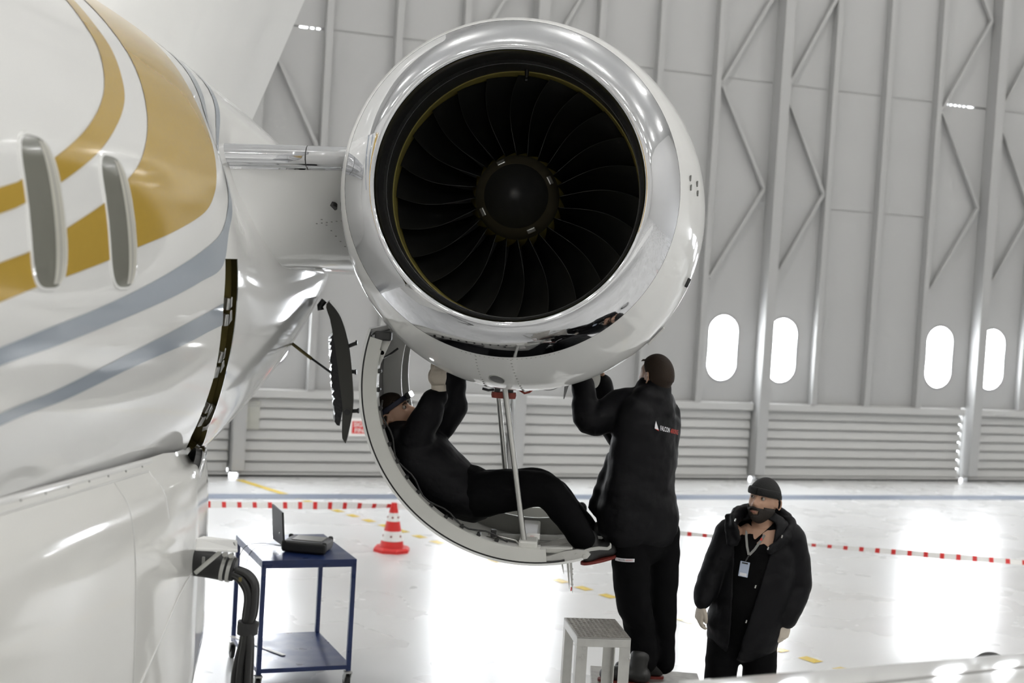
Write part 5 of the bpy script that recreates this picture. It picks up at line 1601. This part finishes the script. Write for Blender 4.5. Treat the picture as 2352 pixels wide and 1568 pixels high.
# shirt with a V opening
sh = remeshed('shirt', [T([b__(1752, 1222, 0.03), b__(1745, 1255, 0.02), b__(1738, 1300, 0.0), b__(1720, 1380, 0.0), hipB], [(0.11, 0.085), (0.195, 0.115), (0.205, 0.145), (0.195, 0.15), (0.185, 0.135)], ref=lB, n=28),
                        T([nkB + Vector((0, 0.02, -0.05)), nkB + Vector((0, 0.015, 0.02))], [(0.085, 0.08), (0.075, 0.07)], ref=lB)], 0.0065, SHIRT, pb, 3, 0.003, 0.1, 5)
vb = b__(1735, 1247, -0.1)
def cut(o, test):
    bm = bmesh.new(); bm.from_mesh(o.data); off = o.location + world_off(o.parent)
    bmesh.ops.delete(bm, geom=[f for f in bm.faces if test(f.calc_center_median() + off, f.normal)], context='FACES')
    for _ in range(14):
        mv = {}
        for v in bm.verts:
            nb = [e.other_vert(v) for e in v.link_edges if e.is_boundary]
            if len(nb) == 2: mv[v] = v.co * 0.4 + (nb[0].co + nb[1].co) * 0.3
        for v, c in mv.items(): v.co = c
    bm.to_mesh(o.data); bm.free()
apex = b__(1729, 1246, -0.15); topz = b__(1745, 1190).z
def vneck(p, n):
    if n.dot(fB) < 0.05 or p.z < apex.z: return False
    w = 0.078 * (p.z - apex.z) / (topz - apex.z)
    return abs((p - apex).dot(lB) - 0.045 * (p.z - apex.z) / 0.14) < w
cut(sh, vneck)
# jacket, open down the front
jb = [T([b__(1752, 1214, 0.04), b__(1748, 1240, 0.03), b__(1742, 1290, 0.02), b__(1728, 1360, 0.02), b__(1712, 1425, 0.02), b__(1708, 1448, 0.02)], [(0.16, 0.11), (0.215, 0.135), (0.225, 0.165), (0.222, 0.18), (0.222, 0.185), (0.215, 0.18)], ref=lB, n=32),
      T([b__(1708, 1222, 0.02), sR, (sR + eR) / 2, eR, (eR + wR) / 2, wR + Vector((0.005, 0, 0.02))], [0.085, 0.086, 0.084, 0.076, 0.066, 0.054]),
      T([b__(1795, 1232, 0.02), sL, (sL + eL) / 2 + Vector((0.01, 0, 0)), eL, (eL + wL) / 2, wL + Vector((0.0, 0, 0.02))], [0.09, 0.092, 0.09, 0.084, 0.074, 0.06])]
jB = remeshed('jacket', jb, 0.010, JACKET, pb, 4, 0.008, 0.13, 21)
cz0, cz1 = b__(1708, 1455).z, b__(1740, 1225).z
def front_open(p, n):
    if n.dot(fB) < -0.1: return False
    t = (p.z - cz0) / (cz1 - cz0)
    cx_ = b__(1690, 1440).x + (b__(1733, 1235).x - b__(1690, 1440).x) * t
    hw = 0.035 + 0.075 * max(0, t)
    return abs(p.x - cx_ + 0.01) < hw and (p - b__(1722, 1340)).dot(fB) > 0.02
cut(jB, front_open)
q_ = jB.modifiers.new('thick', 'SOLIDIFY'); q_.thickness = 0.012; q_.offset = 0
# hood and lapels lying round the neck
hd = [T([b__(1692, 1240, -0.15), b__(1682, 1208, -0.11), b__(1692, 1184, -0.02), b__(1716, 1176, 0.09), b__(1752, 1174, 0.13), b__(1790, 1184, 0.10), b__(1818, 1212, 0.0), b__(1800, 1240, -0.11), b__(1766, 1266, -0.175)], [(0.035, 0.014), (0.05, 0.022), (0.05, 0.034), (0.05, 0.04), (0.055, 0.045), (0.052, 0.042), (0.048, 0.034), (0.04, 0.024), (0.022, 0.012)], ref=(0, 0, 1)),
      T([b__(1676, 1184, -0.07), b__(1680, 1215, -0.12), b__(1684, 1250, -0.15)], [(0.03, 0.014), (0.04, 0.016), (0.035, 0.014)], ref=lB),
      T([b__(1826, 1226, -0.04), b__(1796, 1246, -0.13), b__(1768, 1262, -0.17)], [(0.03, 0.014), (0.032, 0.015), (0.022, 0.012)], ref=(0, 0, 1))]
remeshed('hood', hd, 0.008, JACKET, jB, 3, 0.006, 0.06, 2)
for x, y in ((1688, 1197), (1763, 1262), (1795, 1235), (1734, 1350), (1713, 1430)):
    m = MB(); c = b__(x, y, -0.20); m.tube([c, c + Vector((0.004, 0, 0.016))], 0.004, 6); m.build('zip_pull', STEEL, jB)
trb = [T([b__(1712, 1405, 0.02), hipB, b__(1704, 1475, 0.02)], [(0.18, 0.13), (0.185, 0.135), (0.17, 0.125)], ref=lB, n=24),
       T([hpl, b__(1746, 1520, 0.0), kn_l, (kn_l + an_l) / 2, an_l + Vector((0, 0, -0.02))], [0.105, 0.10, 0.09, 0.085, 0.085]),
       T([hpr, b__(1658, 1520, 0.0), kn_r, (kn_r + an_r) / 2, an_r + Vector((0, 0, -0.02))], [0.105, 0.097, 0.088, 0.085, 0.085])]
tB = remeshed('trousers', trb, 0.011, TROUSER, pb, 4, 0.008, 0.14, 31)
for an in (an_l, an_r):
    S_, so = boot(Vector((an.x, an.y + 0.06, 0.0)), (-0.12, -1, 0)); bt = remeshed('boot', S_, 0.008, RUBBER, pb, 3); mk('sole', so[0], so[1], RUBBER, bt)
ttb = bvh_of(tB)
og = at(1757, 1514, 8.0)
decal('leg_patch', *PG(0.064, 0.018, 0.42), og, (1, 0, 0), (0, 0, 1), ttb, PRINTW, tB, reach=0.6)
# lanyard and badge
tsh = bvh_of(sh); tjb = bvh_of(jB)
def on_shirt(x, y, l=0.008):
    o = Vector((0, 0, CAM_Z)); d = (b__(x, y) - o).normalized(); h = tsh.ray_cast(o, d); p = h[0] if h[0] else b__(x, y, -0.15); return p - d * l
bd = None
for seg in ([(1716, 1207), (1714, 1230), (1716, 1255), (1720, 1274)], [(1756, 1228), (1745, 1245), (1733, 1262), (1721, 1274)]):
    pts = [on_shirt(*s_) for s_ in seg]; pts[0] = on_shirt(seg[0][0], seg[0][1], 0.012)
    m = MB(); v, f = tube_geo(pts, [(0.007, 0.0015)] * 4, 8, True, (1, 0, 0)); m.add(v, f); o = m.build('lanyard', LANYARD, sh); bd = o
m = MB(); v, f = tube_geo([on_shirt(1754, 1230, 0.010), on_shirt(1747, 1241, 0.010)], [(0.006, 0.0015)] * 2, 8, True, (1, 0, 0)); m.add(v, f); m.build('lanyard_print', PRINTR, sh)
bc = on_shirt(1709, 1307, 0.02); R_ = frame(fB, (0.10, 0, 1))
m = MB(); m.box(bc, (0.054, 0.004, 0.088), R_); bdg = m.build('id_badge', BADGE, sh, bevel=0.003); bdg['label'] = 'pale blue identity badge on a lanyard'
m = MB(); m.box(bc + R_ @ Vector((0, -0.003, 0.036)), (0.034, 0.002, 0.008), R_); m.tube([bc + R_ @ Vector((0, 0, 0.045)), on_shirt(1720, 1276, 0.012)], 0.004, 8); m.build('badge_clip', DARKMETAL, sh)
m = MB(); m.box(bc + R_ @ Vector((0.0, -0.003, -0.03)), (0.040, 0.001, 0.018), R_); m.build('badge_print', PRINTW, sh)

# ---------- mechanic lying inside the open cowl
YL = 7.78
def c_(x, y, dy=0.0): return at(x, y, YL + dy)
pc = empty('person', cw(235, QR - 0.1, 7.78), 'person in black with a lit headlamp lying inside the open cowl, arms raised', 'person')
hpC = c_(906, 953); RC = frame((0.84, -0.22, 0.50), (-0.50, 0.0, 0.86))
body = [head_geo(hpC, RC, 1.0)] + ear_geo(hpC, RC, 1.0, 1) + ear_geo(hpC, RC, 1.0, -1)
nkC = c_(912, 1000); shC1 = c_(955, 1010, -0.12); shC2 = c_(965, 1005, 0.16)
elC1 = c_(985, 945, -0.14); wrC1 = c_(1008, 893, -0.12)
elC2 = c_(1036, 945, 0.10); wrC2 = c_(1046, 866, 0.10)
hipC = c_(1085, 1125); up_ = Vector((0.5, 0, 0.85)); sideC = Vector((0, 1, 0))
kC1 = c_(1262, 1130, -0.14); kC2 = c_(1275, 1140, 0.14)
aC1 = c_(1338, 1236, -0.14); aC2 = c_(1362, 1236, 0.16)
body += [T([hpC + RC @ Vector((0, 0.03, -0.07)), nkC, c_(955, 1040)], [0.058, 0.062, 0.08]),
         T([c_(950, 1020), c_(1000, 1070), c_(1050, 1110), hipC], [(0.17, 0.095), (0.18, 0.11), (0.16, 0.11), (0.16, 0.10)], ref=sideC),
         T([shC1, elC1, wrC1], [0.05, 0.042, 0.028]), T([shC2, elC2, wrC2], [0.05, 0.042, 0.028]),
         T([c_(1090, 1130, -0.09), kC1, aC1], [0.075, 0.052, 0.04]), T([c_(1090, 1130, 0.09), kC2, aC2], [0.075, 0.052, 0.04])]
body += hand(wrC1, (-0.12, 0.05, 1), (0.1, 1, 0), (-1, 0, 0), curl=0.3) + hand(wrC2, (0.0, 0.05, 1), (-0.9, -0.2, 0), (0, 1, 0), curl=0.4)
remeshed('body', body, 0.0055, SKIN, pc, 2)
V, F = head_geo(hpC, RC, 1.0, 96, 72, mask_hair, 0.010); hr = mk('hair', V, F, HAIRM, pc, True); q_ = hr.modifiers.new('thick', 'SOLIDIFY'); q_.thickness = 0.010; q_.offset = -1
for sx in (-1, 1):
    e = hpC + RC @ Vector((sx * 0.031, -0.083, 0.014)); ey = mk('eye', *ball(e, 0.011), EYEW, pc, True); mk('iris', *ball(e + RC @ Vector((0, -0.0075, 0)), 0.006), EYED, ey, True)
    m = MB(); m.tube([hpC + RC @ Vector((sx * x, y, z)) for x, y, z in ((0.012, -0.101, 0.029), (0.028, -0.098, 0.035), (0.046, -0.087, 0.031))], [0.003, 0.004, 0.002], 8); m.build('eyebrow', HAIRM, pc, True)
# headlamp: strap round the head and a lit lamp on the forehead
pts = []
for i in range(33):
    t = 2 * pi * i / 32; y = -0.104 * cos(t); pts.append(hpC + RC @ Vector((0.0855 * sin(t), y, 0.060 - 0.10 * (y + 0.104) * 1.5)))
m = MB(); v, f = tube_geo(pts, [(0.014, 0.003)] * 33, 8, False, RC @ Vector((0, 0, 1))); m.add(v, f); hl = m.build('headlamp_strap', mat('navy_strap', (0.012, 0.014, 0.03), 0.7), pc, True)
lc = hpC + RC @ Vector((0.012, -0.122, 0.062))
m = MB(); m.box(lc, (0.046, 0.026, 0.036), RC); m.build('headlamp_body', BLACKP, hl, bevel=0.006)
m = MB(); m.box(lc + RC @ Vector((0.010, -0.010, 0.0)), (0.034, 0.024, 0.030), RC); m.build('headlamp_lens', HEADGLOW, hl, bevel=0.006)
jc = [T([c_(922, 1006), c_(950, 1036), c_(990, 1076), c_(1042, 1118), c_(1086, 1138)], [(0.16, 0.12), (0.22, 0.165), (0.235, 0.175), (0.215, 0.16), (0.20, 0.145)], ref=sideC, n=28),
      T([nkC + Vector((0.03, 0, -0.06)), c_(906, 996, 0.02)], [(0.11, 0.11), (0.085, 0.085)], ref=sideC),
      T([c_(965, 1020, -0.08), shC1, elC1, (elC1 + wrC1) / 2, wrC1 + Vector((0, 0, -0.045))], [0.10, 0.095, 0.08, 0.068, 0.055]),
      T([c_(985, 1015, 0.1), shC2 + Vector((0.03, 0, 0)), elC2, (elC2 + wrC2) / 2, wrC2], [0.10, 0.10, 0.085, 0.072, 0.06])]
jC = remeshed('jacket', jc, 0.011, JACKET, pc, 4, 0.008, 0.13, 41)
tc_ = [T([c_(1060, 1115), hipC, c_(1120, 1138)], [(0.19, 0.125), (0.20, 0.135), (0.18, 0.12)], ref=sideC, n=24),
       T([c_(1095, 1135, -0.09), c_(1170, 1128, -0.12), c_(1225, 1120, -0.14), kC1, c_(1296, 1175, -0.14), aC1], [0.125, 0.115, 0.100, 0.092, 0.082, 0.070]),
       T([c_(1095, 1130, 0.09), c_(1180, 1122, 0.12), c_(1235, 1115, 0.14), kC2, c_(1315, 1185, 0.15), aC2], [0.125, 0.115, 0.100, 0.090, 0.082, 0.070])]
tC = remeshed('trousers', tc_, 0.011, TROUSER, pc, 4, 0.008, 0.14, 51)
m = MB(); c = c_(1336, 1168, 0.20); v, f = ball(c, (0.030, 0.03, 0.038)); m.add(v, f); m.build('knee_pad', BLACKP, tC, True)
for hx, hy, dd, dy in ((1350, 1297, Vector((0.62, 0.6, 0.10)), -0.12), (1366, 1272, Vector((0.9, 0.35, 0.06)), 0.12)):
    S_, so = boot(c_(hx - 12, hy, dy), dd, 0.25, 0.13); bt = remeshed('boot', S_, 0.008, RUBBER, pc, 3); mk('sole', so[0], so[1], SOLEM if dy < 0 else RUBBER, bt)
remeshed('glove', hand(wrC1, (-0.12, 0.05, 1), (0.1, 1, 0), (-1, 0, 0), curl=0.3, fat=1.15), 0.0045, GLOVE, pc, 2)
m = MB(); v, f = tube_geo([wrC1 + Vector((-0.0, 0, -0.012)), wrC1 + Vector((-0.003, 0, 0.022))], [0.041, 0.040], 16); m.add(v, f); m.build('glove_cuff', GLOVE, pc, True, 40)
